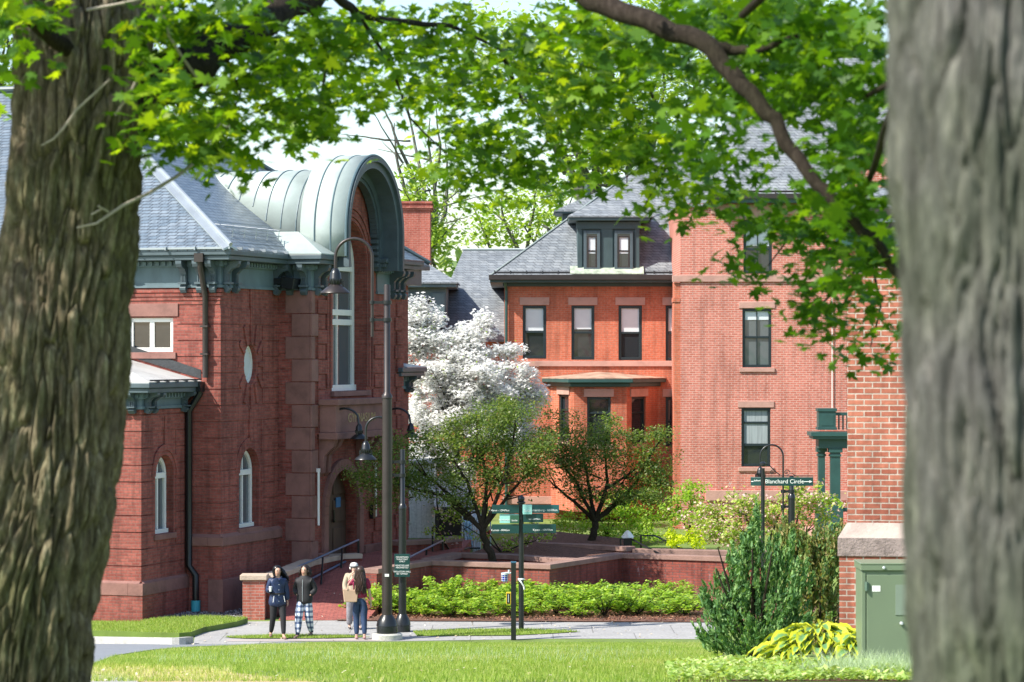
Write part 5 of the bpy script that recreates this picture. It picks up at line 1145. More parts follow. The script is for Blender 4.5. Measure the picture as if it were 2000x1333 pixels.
# canopy seen in the frame: (px, py, rx, ry, depth, sprays)
CAN = [(15,60,45,70,15,26),(10,200,25,40,20,6),(60,10,60,30,15,12),
 (340,30,80,50,16,36),(300,110,40,60,15.3,18),(440,60,110,70,17,50),(560,50,90,60,17,40),(320,190,40,55,15.5,22),(380,230,60,50,16,22),(320,265,45,30,16,14),(470,165,90,55,17,36),(440,255,60,45,17,22),(430,305,28,26,17,8),(580,170,70,60,18,30),(650,60,80,60,18.5,34),(700,130,70,60,19,26),(760,60,80,60,19.5,28),(770,150,70,50,20,26),(850,110,80,70,20,34),(860,220,60,60,21,22),(930,180,70,70,21,30),(870,300,55,40,21,14),(940,290,60,50,21.5,22),(990,350,60,28,21.5,14),(960,385,35,14,21.5,5),(1040,290,70,60,21.5,28),(1100,350,70,30,21.5,15),(920,70,80,60,21,24)]
CAN2 = [(1060,70,90,50,18,36),(1120,130,110,60,18.5,46),(1050,160,80,60,19,30),(1180,230,110,60,19,42),(1120,280,80,50,20,26),(1260,120,110,90,19,60),(1240,290,80,60,19.5,32),(1290,350,55,50,19.6,20),(1265,410,38,22,19.6,8),(1330,250,70,80,19.5,34),(1350,350,60,45,19.6,20),(1390,395,50,28,19.6,10),(1330,410,35,22,19.6,6),(1230,180,120,80,18,40),(1160,60,110,60,17.5,30)]
CAN3 = [(1350,60,110,70,16,50),(1450,50,110,60,16.2,48),(1560,60,110,80,15.2,56),(1660,90,80,90,14.7,50),(1500,150,110,60,16.2,44),(1600,200,100,60,15.7,44),(1690,220,50,80,14.7,28),(1420,200,70,40,15,20),(1380,300,55,35,17,12),(1460,350,18,14,17,2),(1560,290,40,22,17,6),(1660,320,60,40,15,18),(1620,370,50,35,17,14),(1690,400,45,60,15,22),(1590,430,80,40,18,24),(1520,440,40,30,18,10),(1480,410,32,18,18,6),(1430,420,40,16,18,6),(1430,500,22,30,18.5,5),(1480,540,34,16,18.5,5),(1520,480,24,20,18.5,4),(1660,480,60,55,17,26),(1700,540,40,40,17,14),(1600,520,30,18,18,6),(1580,590,50,18,18,8),(1640,570,50,24,18,9),(1610,640,46,16,18,6),(1690,600,30,20,17.5,5),(1660,685,40,9,18,5),(1705,690,36,9,18,4),(1560,625,24,14,18,3),(1735,630,16,36,17,4)]
def sprays(spec, per, extra=1., seed=1):
    C = []
    for px, py, rx_, ry_, D_, n in spec:
        for _ in range(int(n*extra)):
            while True:
                a, b_ = random.uniform(-1,1), random.uniform(-1,1)
                if a*a+b_*b_ < 1: break
            c = P(px+a*rx_, py+b_*ry_, D_+random.uniform(-1.1,1.1)); R_ = random.uniform(.13,.25)
            m = int(per*random.uniform(.6,1.3)); pts = RNG.normal(size=(m,3))*np.array([R_*.62,R_*.62,R_*.30]); pts[:,2] -= np.abs(pts[:,0])*.25
            C.append(np.array(c)+pts)
    return np.concatenate(C)
def localise(o, A): return A-np.array(o.location)
A = np.concatenate([sprays([(600,232,40,22,18.5,9),(615,262,22,26,18.5,5),(690,190,30,16,19,4),(880,345,24,16,21,3)], 13), sprays(CAN, 13, .50), sprays(CAN2, 13, .37)])
# the part of the crown above the picture, kept open so the sun reaches the ground
up_ = clumpy(tuple(P(150,-1500,17)), (3.6,4.0,2.2), 60, 30, .5)
shade_clumps = np.concatenate([clumpy((-4.9,14.6,9.9), (1.0,.9,1.9), 62, 20, .34), clumpy((-5.9,14.7,9.0), (1.3,1.3,1.6), 34, 15, .35)])  # unseen leaf clumps added to keep the sun off the trunk
leaves('crown', localise(mt, A), .104, MAPLE, M['maple'], mt, up=.55)
leaves('crown', localise(mt, np.concatenate([up_, shade_clumps])), .13, MAPLE, M['maple'], mt, up=.55)  # upper crown together with the added clumps that shade the trunk
# ---- right maple
D = 6.5; m2 = thing('maple_tree', 'out of focus grey maple trunk filling the right edge', 'tree', (P(1965,0,D).x, D, G(D)))
line = [(P(2012,1900,D), 0.3250), (P(2012,1333,D), 0.2641), (P(2004,900,D), 0.2641), (P(1994,600,D), 0.2641), (P(1987,300,D), 0.2681), (P(1984,0,D), 0.2681), (P(1982,-400,D), 0.2519), (P(2002,-1400,D), 0.2112), (P(1982,-3000,D), 0.1219), (P(2022,-4600,D), 0.0406)]
furrowed('trunk', [(loc(m2, p), r_) for p, r_ in line], M['bark_grey'], m2, 11, nA=360, nL=620, depth=.024, ka=9.0, kz=2.6)
lm = MB(); 
for pl_, ra, rb_ in [([(1960,-500,6.5),(1800,-350,9),(1600,-120,12.5),(1450,30,14)], .07, .02), ([(1960,-200,6.5),(1900,-20,9),(1800,120,13),(1690,190,14)], .04, .012), ([(1960,-1800,6.5),(2600,-2600,7),(3200,-3000,6)], .08, .02), ([(1960,-2200,6.5),(1400,-3000,9),(900,-3400,10)], .08, .02), ([(1740,220,12),(1690,380,15),(1640,470,17.5),(1560,560,18)], .02, .006)]:
    pts = [loc(m2, P(*q_)) for q_ in pl_]; fine = []
    for a, b_ in zip(pts, pts[1:]):
        for t in range(5): fine.append(a.lerp(b_, t/5)+Vector((random.uniform(-1,1), 0, random.uniform(-1,1)))*ra*.2)
    fine.append(pts[-1]); lm.tube(fine, taper(ra, rb_, len(fine)-1), 10)
lm.build('limb', M['bark_dark'], m2, smooth=True)
leaves('crown', localise(m2, sprays(CAN3, 13, .54)), .098, MAPLE, M['maple_deep'], m2, up=.55)
leaves('crown', localise(m2, clumpy(tuple(P(1900,-3600,8.5)), (2.3,2.3,1.4), 40, 26, .4)), .12, MAPLE, M['maple_deep'], m2, up=.55)

# ---- generic small and far trees
def tree(label, base, parts, tmpl, size, mat, trunk_r, limbs, group=None, name='tree', bark='bark_dark', per=22, cr=.5, crown_name='crown', cat='tree', extra=None, up=.4, low=-1.):
    """base: foot; parts: ellipsoids (c, r, nclump); limbs: list of polylines (world) with radii"""
    o = thing(name, label, cat, base, group=group); m = MB()
    for pl_, ra, rb_ in limbs:
        pts = [loc(o, q_) for q_ in pl_]; fine = []
        for a, b_ in zip(pts, pts[1:]):
            for t in range(4): fine.append(a.lerp(b_, t/4)+Vector((random.uniform(-1,1), random.uniform(-1,1), random.uniform(-1,1)))*ra*.35)
        fine.append(pts[-1]); m.tube(fine, taper(ra, rb_, len(fine)-1), 8)
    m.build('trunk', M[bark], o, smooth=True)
    A_ = np.concatenate([clumpy(tuple(loc(o, c)), r_, n, per, cr, low=low) for c, r_, n in parts])
    leaves(crown_name, A_, size, tmpl, mat, o, up=up)
    if extra:
        nm, frac, t2, s2, m2_ = extra
        B_ = A_[RNG.random(len(A_)) < frac]+RNG.normal(size=(int(0), 3)) if False else A_[RNG.random(len(A_)) < frac]
        leaves(nm, B_+RNG.normal(size=B_.shape)*.08, s2, t2, m2_, o, up=up)
    return o
def limbset(base, tips, r0, fork=.35, seed=0):
    rs = random.Random(seed); base = Vector(base); out = []
    cen = sum((Vector(t) for t in tips), Vector())/len(tips); f = base.lerp(cen, fork); out.append(([base, base.lerp(f, .5)+Vector((rs.uniform(-.1,.1),0,0)), f], r0, r0*.75))
    for t in tips:
        t = Vector(t); m1 = f.lerp(t, .4)+Vector((rs.uniform(-1,1), rs.uniform(-1,1), rs.uniform(0,1)))*(t-f).length*.10
        out.append(([f, m1, f.lerp(t, .75)+Vector((rs.uniform(-1,1), 0, rs.uniform(-1,1)))*(t-f).length*.05, t], r0*.5, r0*.08))
        for _ in range(3):
            s_ = f.lerp(t, rs.uniform(.35,.8)); e = s_+Vector((rs.uniform(-1,1), rs.uniform(-1,1), rs.uniform(-.2,1)))*(t-f).length*.35; out.append(([s_, s_.lerp(e, .5), e], r0*.2, r0*.04))
    return out
# white dogwood
Dg = 91.0
def E_(px, py, rx_, ry_, n, D_, dr=0): s_ = D_/F; return (P(px, py, D_+dr), (rx_*s_, rx_*s_*.9, ry_*s_), n)
dparts = [E_(815,660,45,60,22,Dg), E_(860,700,90,85,60,Dg), E_(830,620,30,28,8,Dg), E_(930,740,95,75,60,Dg,-.5), E_(1000,760,60,50,26,Dg), E_(880,800,110,70,62,Dg,.5), E_(960,830,80,60,34,Dg), E_(1035,790,40,30,14,Dg), E_(1010,850,50,40,16,Dg), E_(830,960,50,40,14,Dg), E_(900,930,60,40,16,Dg), E_(920,655,45,35,12,Dg), E_(840,880,60,60,22,Dg), E_(985,690,25,22,5,Dg), E_(940,625,12,12,2,Dg), E_(820,600,14,14,3,Dg)]
b0 = P(905, 0, Dg); b0.z = .8
tree('white flowering dogwood in full bloom between the two brick buildings', b0, dparts, PETAL, .135, M['petal'], .12, limbset(b0, [P(815,650,Dg), P(860,690,Dg), P(930,700,Dg), P(1000,760,Dg), P(850,800,Dg), P(960,830,Dg)], .14, .3, 3), name='dogwood_tree', per=130, cr=.50, crown_name='blossom', extra=('foliage', .04, OVAL, .09, M['bright_leaf']), up=1.0)
# two dark small-leaved trees
Dk = 76.2
b1 = P(966, 1096, Dk); b1.z = .6
k1p = [E_(720,930,50,28,13,Dk-1.2), E_(760,890,60,30,15,Dk-1), E_(740,975,45,16,6,Dk-1), E_(840,865,80,36,18,Dk), E_(860,930,90,36,24,Dk), E_(800,950,60,25,14,Dk-.5), E_(930,870,90,60,44,Dk), E_(990,920,90,50,40,Dk), E_(960,820,70,30,20,Dk), E_(1010,800,60,28,14,Dk,.5), E_(900,975,60,18,10,Dk,-.4), E_(1050,880,60,50,22,Dk)]
tree('dark spreading small leaved tree in the planter behind the signpost', b1, k1p, OVAL, .072, M['dark_leaf'], .15, limbset(b1, [P(700,930,Dk-1), P(800,900,Dk-.5), P(850,850,Dk), P(930,810,Dk), P(1010,800,Dk), P(1060,880,Dk), P(860,960,Dk-.4), P(990,900,Dk+.5)], .125, .36, 5), name='small_tree', per=125, cr=.50, bark='bark_dark')
Dk2 = 81.5; b2 = P(1150, 0, Dk2); b2.z = .7
k2p = [E_(1090,850,60,50,20,Dk2), E_(1150,880,90,55,36,Dk2), E_(1190,850,55,40,14,Dk2), E_(1250,900,60,45,22,Dk2), E_(1250,960,60,45,24,Dk2,-.3), E_(1290,850,30,28,7,Dk2), E_(1170,960,70,28,14,Dk2), E_(1120,920,50,40,14,Dk2), E_(1290,940,25,40,8,Dk2)]
tree('second dark small leaved tree with leaning trunk left of the terrace bollard', b2, k2p, OVAL, .076, M['dark_leaf'], .15, limbset(b2, [P(1080,860,Dk2), P(1130,860,Dk2), P(1190,830,Dk2), P(1260,880,Dk2), P(1310,840,Dk2), P(1280,950,Dk2), P(1060,930,Dk2)], .13, .33, 9), name='small_tree', per=125, cr=.52)
# flowering low branches by the cloths: low pink and yellow shrub
b3 = P(985, 0, 79.5); b3.z = .7
tree('low shrub with yellow green leaves and pinkish flowers around the direction signs', b3, [E_(880,1005,40,18,9,79), E_(930,1000,45,18,9,79), E_(860,1040,30,12,5,79), E_(1000,1060,40,18,9,79.5), E_(1060,1050,40,14,7,79.5), E_(920,1045,40,18,6,79), E_(1040,1035,40,16,7,80)], OVAL, .09, M['bright_leaf'], .05, limbset(b3, [P(870,1010,79), P(930,1000,79), P(1000,1060,79.5), P(1070,1050,79.5)], .05, .25, 2), name='flowering_shrub', per=20, cr=.24, cat='shrub', crown_name='foliage', extra=('blossom', .5, PETAL, .08, M['pink_petal']))
# bright shrubs against the house
b4 = P(1180, 0, 86); b4.z = .8
tree('bright green loose shrub behind the bollard and the black handrails', b4, [E_(1200,985,60,40,46,86), E_(1250,1005,55,38,40,86), E_(1180,1035,60,25,34,86), E_(1110,1020,45,28,26,86), E_(1250,1045,60,20,26,85)], OVAL, .10, M['bright_leaf'], .05, limbset(b4, [P(1150,990,86), P(1200,960,86), P(1250,990,86)], .06, .2, 2), name='green_shrub', per=26, cr=.36, cat='shrub', crown_name='foliage')
b4 = P(1345, 0, 86.5); b4.z = .8
tree('tall pale green shrub at the foot of the pink brick wall', b4, [E_(1340,985,45,40,34,86.5), E_(1350,950,30,24,12,86.5), E_(1370,1010,30,28,18,86.5), E_(1310,1010,30,34,18,86.5)], OVAL, .10, M['bright_leaf'], .05, limbset(b4, [P(1320,960,86.5), P(1345,945,86.5), P(1370,985,86.5)], .05, .2, 4), name='green_shrub', per=24, cr=.34, cat='shrub', crown_name='foliage')
for i, (px, rx_, lab) in enumerate(((1312, 20, 'yellow green rounded shrub nearest the black stair handrail'), (1355, 26, 'yellow green rounded shrub on the terrace beside the tall juniper'))):
    b5 = P(px, 0, 81); b5.z = .7
    tree(lab, b5, [E_(px,1048,rx_*1.05,17,14,81), E_(px+6,1058,rx_,14,8,80.6)], OVAL, .085, M['yellow_leaf'], .03, limbset(b5, [P(px-12,1045,81), P(px,1036,81), P(px+14,1046,81)], .03, .3, i), name='low_shrub', per=34, cr=.2, cat='shrub', crown_name='foliage', group='yellow green shrubs on the terrace')
b6 = P(1500, 0, 74.5); b6.z = .3
tree('pink flowering crab apple shrub behind the street sign and junipers', b6, [E_(1400,1000,45,26,16,75.5), E_(1350,1010,30,20,6,75.5), E_(1450,985,50,30,18,75), E_(1430,1040,60,28,34,75), E_(1380,1025,40,28,20,75), E_(1480,1005,50,34,20,75), E_(1540,985,60,32,24,74.5), E_(1580,960,45,26,14,74.5), E_(1600,1010,40,30,14,74.5), E_(1500,1020,60,35,20,74.5), E_(1545,950,20,10,4,74.5), E_(1625,985,24,14,5,74.2)], OVAL, .095, M['bright_leaf'], .08, limbset(b6, [P(1400,990,75.5), P(1450,980,75), P(1540,970,74.5), P(1590,960,74.5), P(1600,1010,74.5)], .09, .25, 8), name='flowering_shrub', per=20, cr=.28, cat='shrub', crown_name='foliage', extra=('blossom', .95, PETAL, .085, M['pink_petal']))
# bushes in the mulch bed, one by one
random.seed(21)
row = []
for i in range(15): row.append((752+i*42+random.uniform(-14,14), 71.0+random.uniform(-.6,.4), random.uniform(28,44), random.uniform(15,22)))
for i in range(15): row.append((782+i*40+random.uniform(-14,14), 72.5+random.uniform(-.5,.5), random.uniform(30,46), random.uniform(17,25)))
for i in range(13): row.append((830+i*42+random.uniform(-14,14), 73.9+random.uniform(-.4,.4), random.uniform(30,42), random.uniform(14,21)))
proto = None
for i, (px, D_, rw, rh) in enumerate(row):
    if i < 4:
        o = thing('bush', 'glossy green leafy bush in the mulch bed below the zigzag wall', 'bush', (0,0,0), group='glossy bushes in the mulch bed'); m = MB()
        for k in range(9):
            a = 2*PI*k/9; m.tube([(0,0,0), (.12*math.cos(a), .12*math.sin(a), .2), (.38*math.cos(a), .38*math.sin(a), .45+.1*(k % 3))], [.014,.01,.004], 5)
        m.build('stems', M['bark_dark'], o)
        A_ = np.concatenate([blob((random.gauss(0,.30), random.gauss(0,.26), random.uniform(.14,.66)), (.16,.16,.11), 26, .1) for _ in range(30)])
        leaves('foliage', A_, .085, OVAL, M['bush_leaf'], o, up=.8)
        protos = (protos if i else [])+[o]
    else: o = copy_tree(protos[i % 4])
    o.location = ((px-1000)*D_/F, D_, .03); o.scale = (rw/30, 1.15, rh/20*(.92-.16*max(0, (px-1050)/300))*random.uniform(.62,1.2)); o.rotation_euler.z = random.uniform(-.5,.5)
    o['label'] = 'glossy green leafy bush in the mulch bed below the zigzag wall'
# ---- junipers
def juniper(label, px, D_, z0, parts, mat, mat2, n0, base, size=.095):
    o = thing('juniper', label, 'conifer', base); pts = []; ax = []
    cen = np.array(loc(o, P(px, 1150, D_)))
    for (cx_, cy_, rx_, ry_, n) in parts:
        c = np.array(loc(o, P(cx_, cy_, D_))); R_ = np.array([rx_, rx_*.8, ry_])*D_/F
        tips = blob(c, R_, n, .55)
        for tp in tips:
            d = tp-(cen+np.array([0,0,-.9])); d = d/np.linalg.norm(d)+np.array([0,0,1.1]); d /= np.linalg.norm(d); ln = random.uniform(.20,.46)
            m_ = 34; s_ = RNG.random(m_)[:, None]; pts.append(tp-d*ln*s_+RNG.normal(size=(m_, 3))*.035*(s_+.12)); ax.append(np.repeat(d[None], m_, 0)+RNG.normal(size=(m_, 3))*.28)
    A_ = np.concatenate(pts); X_ = np.concatenate(ax); sel = RNG.random(len(A_)) < .8
    leaves('foliage', A_[sel], size, FERN, M[mat], o, axis=X_[sel], curl=.1); leaves('foliage', A_[~sel], size, FERN, M[mat2], o, axis=X_[~sel], curl=.1)
    m = MB()
    for k in range(7):
        e = Vector(cen)+Vector((random.uniform(-.7,.7), random.uniform(-.4,.4), random.uniform(0,.7))); m.tube([(random.uniform(-.1,.1),0,0), Vector((0,0,0)).lerp(e, .5)+Vector((0,0,-.1)), e], [.05,.03,.01], 6)
    m.build('trunk', M['bark_dark'], o); return o
Dj = 45.5; bj = gpt(1470,1275); bj = Vector((P(1470,0,Dj).x, Dj, G(Dj)))
juniper('tall dark green feathery juniper in front of the brick corner', 1480, Dj, 0, [(1450,1225,95,50,90),(1410,1180,45,40,34),(1500,1190,90,70,95),(1455,1110,56,55,50),(1535,1120,55,60,44),(1470,1045,26,44,22),(1440,1075,26,34,14),(1512,1060,20,40,14),(1478,1000,8,30,7),(1376,1150,16,26,8),(1372,1225,26,28,12),(1565,1225,50,45,34),(1397,1122,8,16,4),(1540,1050,14,34,8),(1425,1140,22,30,10)], 'juniper', 'juniper', 0, bj)
Dj2 = 48.0; bj2 = Vector((P(1600,0,Dj2).x, Dj2, G(Dj2)))
juniper('olive and brown tinged juniper behind the tall green one', 1590, Dj2, 0, [(1600,1180,60,70,100),(1590,1100,70,60,100),(1620,1050,40,45,50),(1560,1060,50,50,60),(1640,1030,18,40,16),(1600,1240,50,40,40),(1530,1030,30,30,20)], 'juniper_brown', 'juniper', 0, bj2)
# ---- hosta: each leaf a curved blade with a yellow margin
m_, t_, N_, L__, bs = newmat('hosta leaf'); at = N_.new('ShaderNodeAttribute'); at.attribute_name = 'margin'; g_ = N_.new('ShaderNodeNewGeometry')
cc_ = mixc(N_, L__, at.outputs['Fac'], (.16,.33,.13), (.62,.66,.04)); rr_ = ramp(N_, [(.75,.8,.8), (1.1,1.1,1)]); L__.new(g_.outputs['Random Per Island'], rr_.inputs[0]); cc_ = mixc(N_, L__, 1, cc_, rr_.outputs[0], 'MULTIPLY')
L__.new(cc_, bs.inputs['Base Color']); bs.inputs['Roughness'].default_value = .45
tl = N_.new('ShaderNodeBsdfTranslucent'); L__.new(cc_, tl.inputs[0]); mx_ = N_.new('ShaderNodeMixShader'); mx_.inputs[0].default_value = .3; L__.new(bs.outputs[0], mx_.inputs[1]); L__.new(tl.outputs[0], mx_.inputs[2]); L__.new(mx_.outputs[0], N_['Material Output'].inputs[0])
M['hosta'] = m_
def hosta(label, c, spread, hgt, n, seed):
    rs = random.Random(seed); o = thing('hosta', label, 'plant', c, group=None); V = []; Fc = []; mg = []; nu, nv = 6, 8
    for i in range(n):
        a = rs.uniform(0, 2*PI); t = (i+.5)/n; R_ = spread*(.25+.75*math.sqrt(t))*rs.uniform(.8,1.1); L_ = rs.uniform(.20,.32); W = L_*rs.uniform(.55,.72)
        out = Vector((math.cos(a), math.sin(a), 0)); side = Vector((-out.y, out.x, 0)); tw = rs.uniform(-.4,.4); side = (side*math.cos(tw)+Vector((0,0,1))*math.sin(tw)).normalized()
        z0 = hgt*(1-.75*t)+rs.uniform(0,.06); p0 = out*max(.02, R_-L_*.6)+Vector((0,0,z0)); b0_ = len(V)
        for j in range(nv+1):
            v = j/nv; w_ = W*.5*(math.sin(PI*min(1, v*.93+.07))**.65)*(1-.25*v)
            c_ = p0+out*L_*v+Vector((0,0,L_*(.45*v-.75*v*v)))
            for k in range(nu+1):
                u = k/nu*2-1; V.append(c_+side*w_*u+Vector((0,0,(u*u)*w_*.45+.008*math.sin(v*20+u*3)))); mg.append(1. if abs(u) > .6 or v > .86 or v < .06 else (0.35 if abs(u) > .45 else 0.))
        for j in range(nv):
            for k in range(nu): q_ = b0_+j*(nu+1)+k; Fc.append((q_, q_+1, q_+nu+2, q_+nu+1))
    me = bpy.data.meshes.new('leaves'); me.from_pydata(V, [], Fc); at_ = me.attributes.new('margin', 'FLOAT', 'POINT'); at_.data.foreach_set('value', mg)
    me.polygons.foreach_set('use_smooth', np.ones(len(Fc), dtype=bool)); link('leaves', me, M['hosta'], o); return o
hc = Vector((P(1597,0,35.3).x, 35.3, G(35.3))); hosta('broad variegated hosta with yellow edged leaves in front of the brick corner', hc, .78, .50, 150, 4)
hc = Vector((P(1668,0,35).x, 34.7, G(34.7))); hosta('smaller yellow edged hosta tucked against the green cabinet', hc, .36, .36, 60, 5)
# ---- ground cover, ornamental grass, lawn
def scatter(poly, n):
    xs = [p[0] for p in poly]; ys = [p[1] for p in poly]; out = []; pa = np.array(poly)
    while sum(len(o) for o in out) < n:
        q_ = np.column_stack([RNG.uniform(min(xs), max(xs), n), RNG.uniform(min(ys), max(ys), n)]); inside = np.zeros(n, bool); j = len(pa)-1
        for i in range(len(pa)):
            xi, yi = pa[i]; xj, yj = pa[j]
            c = ((yi > q_[:,1]) != (yj > q_[:,1])) & (q_[:,0] < (xj-xi)*(q_[:,1]-yi)/(yj-yi+1e-12)+xi); inside ^= c; j = i
        out.append(q_[inside])
    return np.concatenate(out)[:n]
gby = np.array([a for a, _ in GB]); gbz = np.array([b_ for _, b_ in GB])
def gz(y): return np.interp(y, gby, gbz)
cov = [(P(1300,0,31).x, 30.2), (P(1790,0,31).x, 30.2), (P(1800,0,34).x, 33.9), (P(1690,0,34).x, 33.9), (P(1620,0,35).x, 35.0), (P(1500,0,37).x, 37.4), (P(1380,0,38).x, 37.6), (P(1300,0,34).x, 34)]
sheet('flower_bed', cov, .01, M['mulch'])
q_ = scatter(cov, 11000); hh = RNG.random(len(q_))*.15*(.6+.4*np.sin(q_[:,0]*5)*np.cos(q_[:,1]*3)); tag(leaves('ground_cover', np.column_stack([q_, gz(q_[:,1])+.02+hh]), .075, OVAL, M['cover_leaf'], up=.9), kind='stuff')
def blades(name, q_, h0, h1, w_, mat, lean=.35, off=0.):
    n = len(q_); z = gz(q_[:,1])+off; h = h0+(h1-h0)*RNG.random(n)**1.5; a = RNG.uniform(0, 2*PI, n); base = np.column_stack([q_, z]); s_ = np.column_stack([np.cos(a), np.sin(a)*.5, np.zeros(n)])*w_
    tip = base+np.column_stack([RNG.normal(size=n)*lean*h, RNG.normal(size=n)*lean*h, h]); V = np.stack([base-s_, base+s_, tip], 1); return soup(name, V.reshape(-1, 3), 3, mat)
q_ = RNG.normal(size=(2600, 2))*np.array([.32, .28])+np.array([P(1690,0,32).x, 31.6]); tag(blades('grass_tuft', q_, .10, .34, .006, M['grass_pale'], .5), kind='stuff')
lawn = [(P(170,0,30).x-1.2, 30), (P(1420,0,30).x, 30), (P(1340,0,38).x, 38), (P(1420,0,46).x, 47), (P(1420,0,64).x, 63.6), (P(1100,0,64).x, 64.1), (P(760,0,62.6).x, 63.4), (P(560,0,62).x, 62.3), (P(380,0,56).x-.2, 54), (P(300,0,50).x, 49.3), (P(225,0,44).x, 43.6), (P(180,0,37).x, 37.2)]
q_ = scatter(lawn, 230000)
# worn patches: fewer blades over the bare soil
m_ = (q_[:,1] < 35.0-.9*(q_[:,0]+4.2)) & (q_[:,1] < 36.2) & (q_[:,1] > 30.5) & (q_[:,0] < -1.9); keep = ~m_ | (RNG.random(len(q_)) < .35); q_ = q_[keep]
tag(blades('lawn_grass', q_, .03, .085, .006, M['grass']), kind='stuff')
q9 = scatter(lawn, 60000); nz = np.array([noise.noise(Vector((x*.35, y*.22, 4))) for x, y in q9]); q9 = q9[nz > .12]; tag(blades('dry_grass', q9, .03, .09, .006, leafmat('dry blade', [(.42,.46,.14), (.55,.52,.22), (.62,.60,.34)], .4, .7)), kind='stuff')
q2 = scatter([(-4.6,37), (1.5,38), (2.8,44), (2,52), (-3,50), (-5.5,44)], 1300); tag(blades('tall_grass', q2, .08, .2, .004, M['grass_pale'], .25), kind='stuff')
q3 = np.concatenate([scatter(ISL, 7000), scatter(ISL2, 6000)]); tag(blades('verge_grass', q3, .02, .07, .007, M['grass'], off=.02), kind='stuff')
q4 = scatter(VERGE, 32000); tag(blades('verge_grass', q4, .03, .09, .007, M['grass'], off=.13), kind='stuff')
# pebbles on the gravel bed, chips on the mulch
q5 = scatter([(-8.9,69.9), (-6.5,69.95), (-6.15,74.4), (-6.9,75.6), (-9.2,73)], 7000); tag(leaves('pebbles', np.column_stack([q5, gz(q5[:,1])+.035+RNG.random(len(q5))*.02]), .055, OVAL, leafmat('pebble', [(.12,.115,.12), (.26,.25,.26), (.42,.40,.40)], 0, .9, .2), up=.9), kind='stuff')
q6 = scatter([(-4.2,69.5), (7.4,69.0), (8.0,76.5), (2.4,78), (0,75.2), (-2.3,76), (-3.8,73.2)], 9000); tag(leaves('bark_chips', np.column_stack([q6, gz(q6[:,1])+.045+RNG.random(len(q6))*.03]), .07, DIAM, leafmat('bark chip', [(.10,.04,.03), (.22,.10,.06), (.34,.19,.12)], 0, .9, .1), up=.9), kind='stuff')

q7 = np.concatenate([scatter(PAVE, 260), scatter([(-5.6,69.8), (-3.6,69.8), (-2.9,73), (-5.4,73)], 60), scatter(lawn, 500)])
hz_ = np.where(q7[:,1] > 69.75, np.interp(q7[:,1], [69.6,77.2], [.02,1.03]), gz(q7[:,1]))+.03
tag(leaves('fallen_petals', np.column_stack([q7, hz_]), .06, OVAL, leafmat('litter', [(.60,.52,.42), (.40,.30,.14), (.72,.68,.62)], 0, .8, .2), up=2.0), kind='stuff')
# ---- trees beyond the buildings
def far(label, px, D_, parts, mat, tips, r0=.25, size=.24, per=22, cr=1.0, seed=1, tmpl=OVAL, name='tree'):
    b_ = P(px, 0, D_); b_.z = G(D_)
    return tree(label, b_, [E_(a, c, rx_, ry_, n, D_) for a, c, rx_, ry_, n in parts], tmpl, size, M[mat], r0, limbset(b_, [P(x, y, D_) for x, y in tips], r0, .55, seed), group='trees behind the brick buildings', per=per, cr=cr, bark='bark_grey', name=name)
far('yellow green tree rising just behind the brick chimney', 825, 118, [(815,400,48,55,30),(860,470,35,60,22),(800,350,28,20,6),(835,340,20,20,4),(800,480,50,50,20)], 'spring', [(790,360),(830,330),(850,400),(800,420)], .22, .22, 24, .75, 3)
far('tall sparse tree with bare upper twigs above the copper hood', 860, 130, [(760,180,50,40,5),(850,330,40,40,6),(880,440,40,50,12),(900,390,40,30,5)], 'spring_pale', [(740,190),(770,240),(790,190),(840,230),(870,280),(850,200)], .26, .22, 16, .7, 5)
far('wide pale spring tree behind the grey roof ridge', 1030, 140, [(960,420,60,40,18),(1040,400,80,50,32),(1110,440,70,45,24),(1000,460,80,30,20),(930,465,40,25,8),(1080,350,60,40,16)], 'spring', [(920,400),(980,370),(1050,350),(1120,380),(1150,430),(1000,450)], .28, .26, 22, .95, 7)
far('great spreading yellow green tree behind the dormer roof', 1215, 135, [(1000,60,90,80,30),(1090,160,80,80,34),(1180,90,120,100,50),(1230,250,80,80,44),(1160,310,80,60,32),(1290,180,80,90,36),(1100,-60,140,70,40),(1300,300,60,60,24),(960,150,60,60,10),(1250,0,120,80,40)], 'spring', [(980,60),(1080,120),(1180,60),(1240,200),(1130,290),(1300,120),(1060,440),(1290,280)], .55, .28, 24, 1.25, 11)
far('leafy tree behind the rear roof at far left', 20, 120, [(0,40,110,90,40),(30,160,80,70,30),(-90,100,90,90,30)], 'spring', [(-60,60),(0,0),(40,100),(60,40)], .35, .26, 24, 1.1, 13)
far('pale distant tree seen beside the left trunk above the hall roof', 380, 140, [(360,200,70,50,26),(420,250,60,40,18),(330,120,60,50,14)], 'spring_pale', [(330,150),(370,170),(420,200),(450,240)], .3, .24, 16, 1.0, 17)
far('full green tree above the slate roof of the pink brick wing', 1560, 118, [(1480,60,110,90,44),(1600,100,110,90,44),(1540,-40,130,80,40),(1680,160,70,90,26),(1400,150,70,70,20)], 'far_leaf', [(1450,80),(1530,0),(1600,60),(1680,100)], .4, .28, 26, 1.2, 19)
# distant wooded ridge
rid = MB(); n = 60; pts = [(-320+i*11, 330+40*math.sin(i*.35)+25*math.sin(i*.9)) for i in range(n)]
C_ = []
for i, (x, y) in enumerate(pts):
    h = 15+4*math.sin(i*.7)+3*math.sin(i*1.9)
    for _ in range(5): C_.append(blob((x+random.uniform(-6,6), y+random.uniform(-8,8), G(y)+random.uniform(2,h-2)), (4.5,4.5,3.6), 26, .3))
tag(leaves('distant_woods', np.concatenate(C_), 2.3, OVAL, M['far_leaf'], up=.5), kind='stuff')
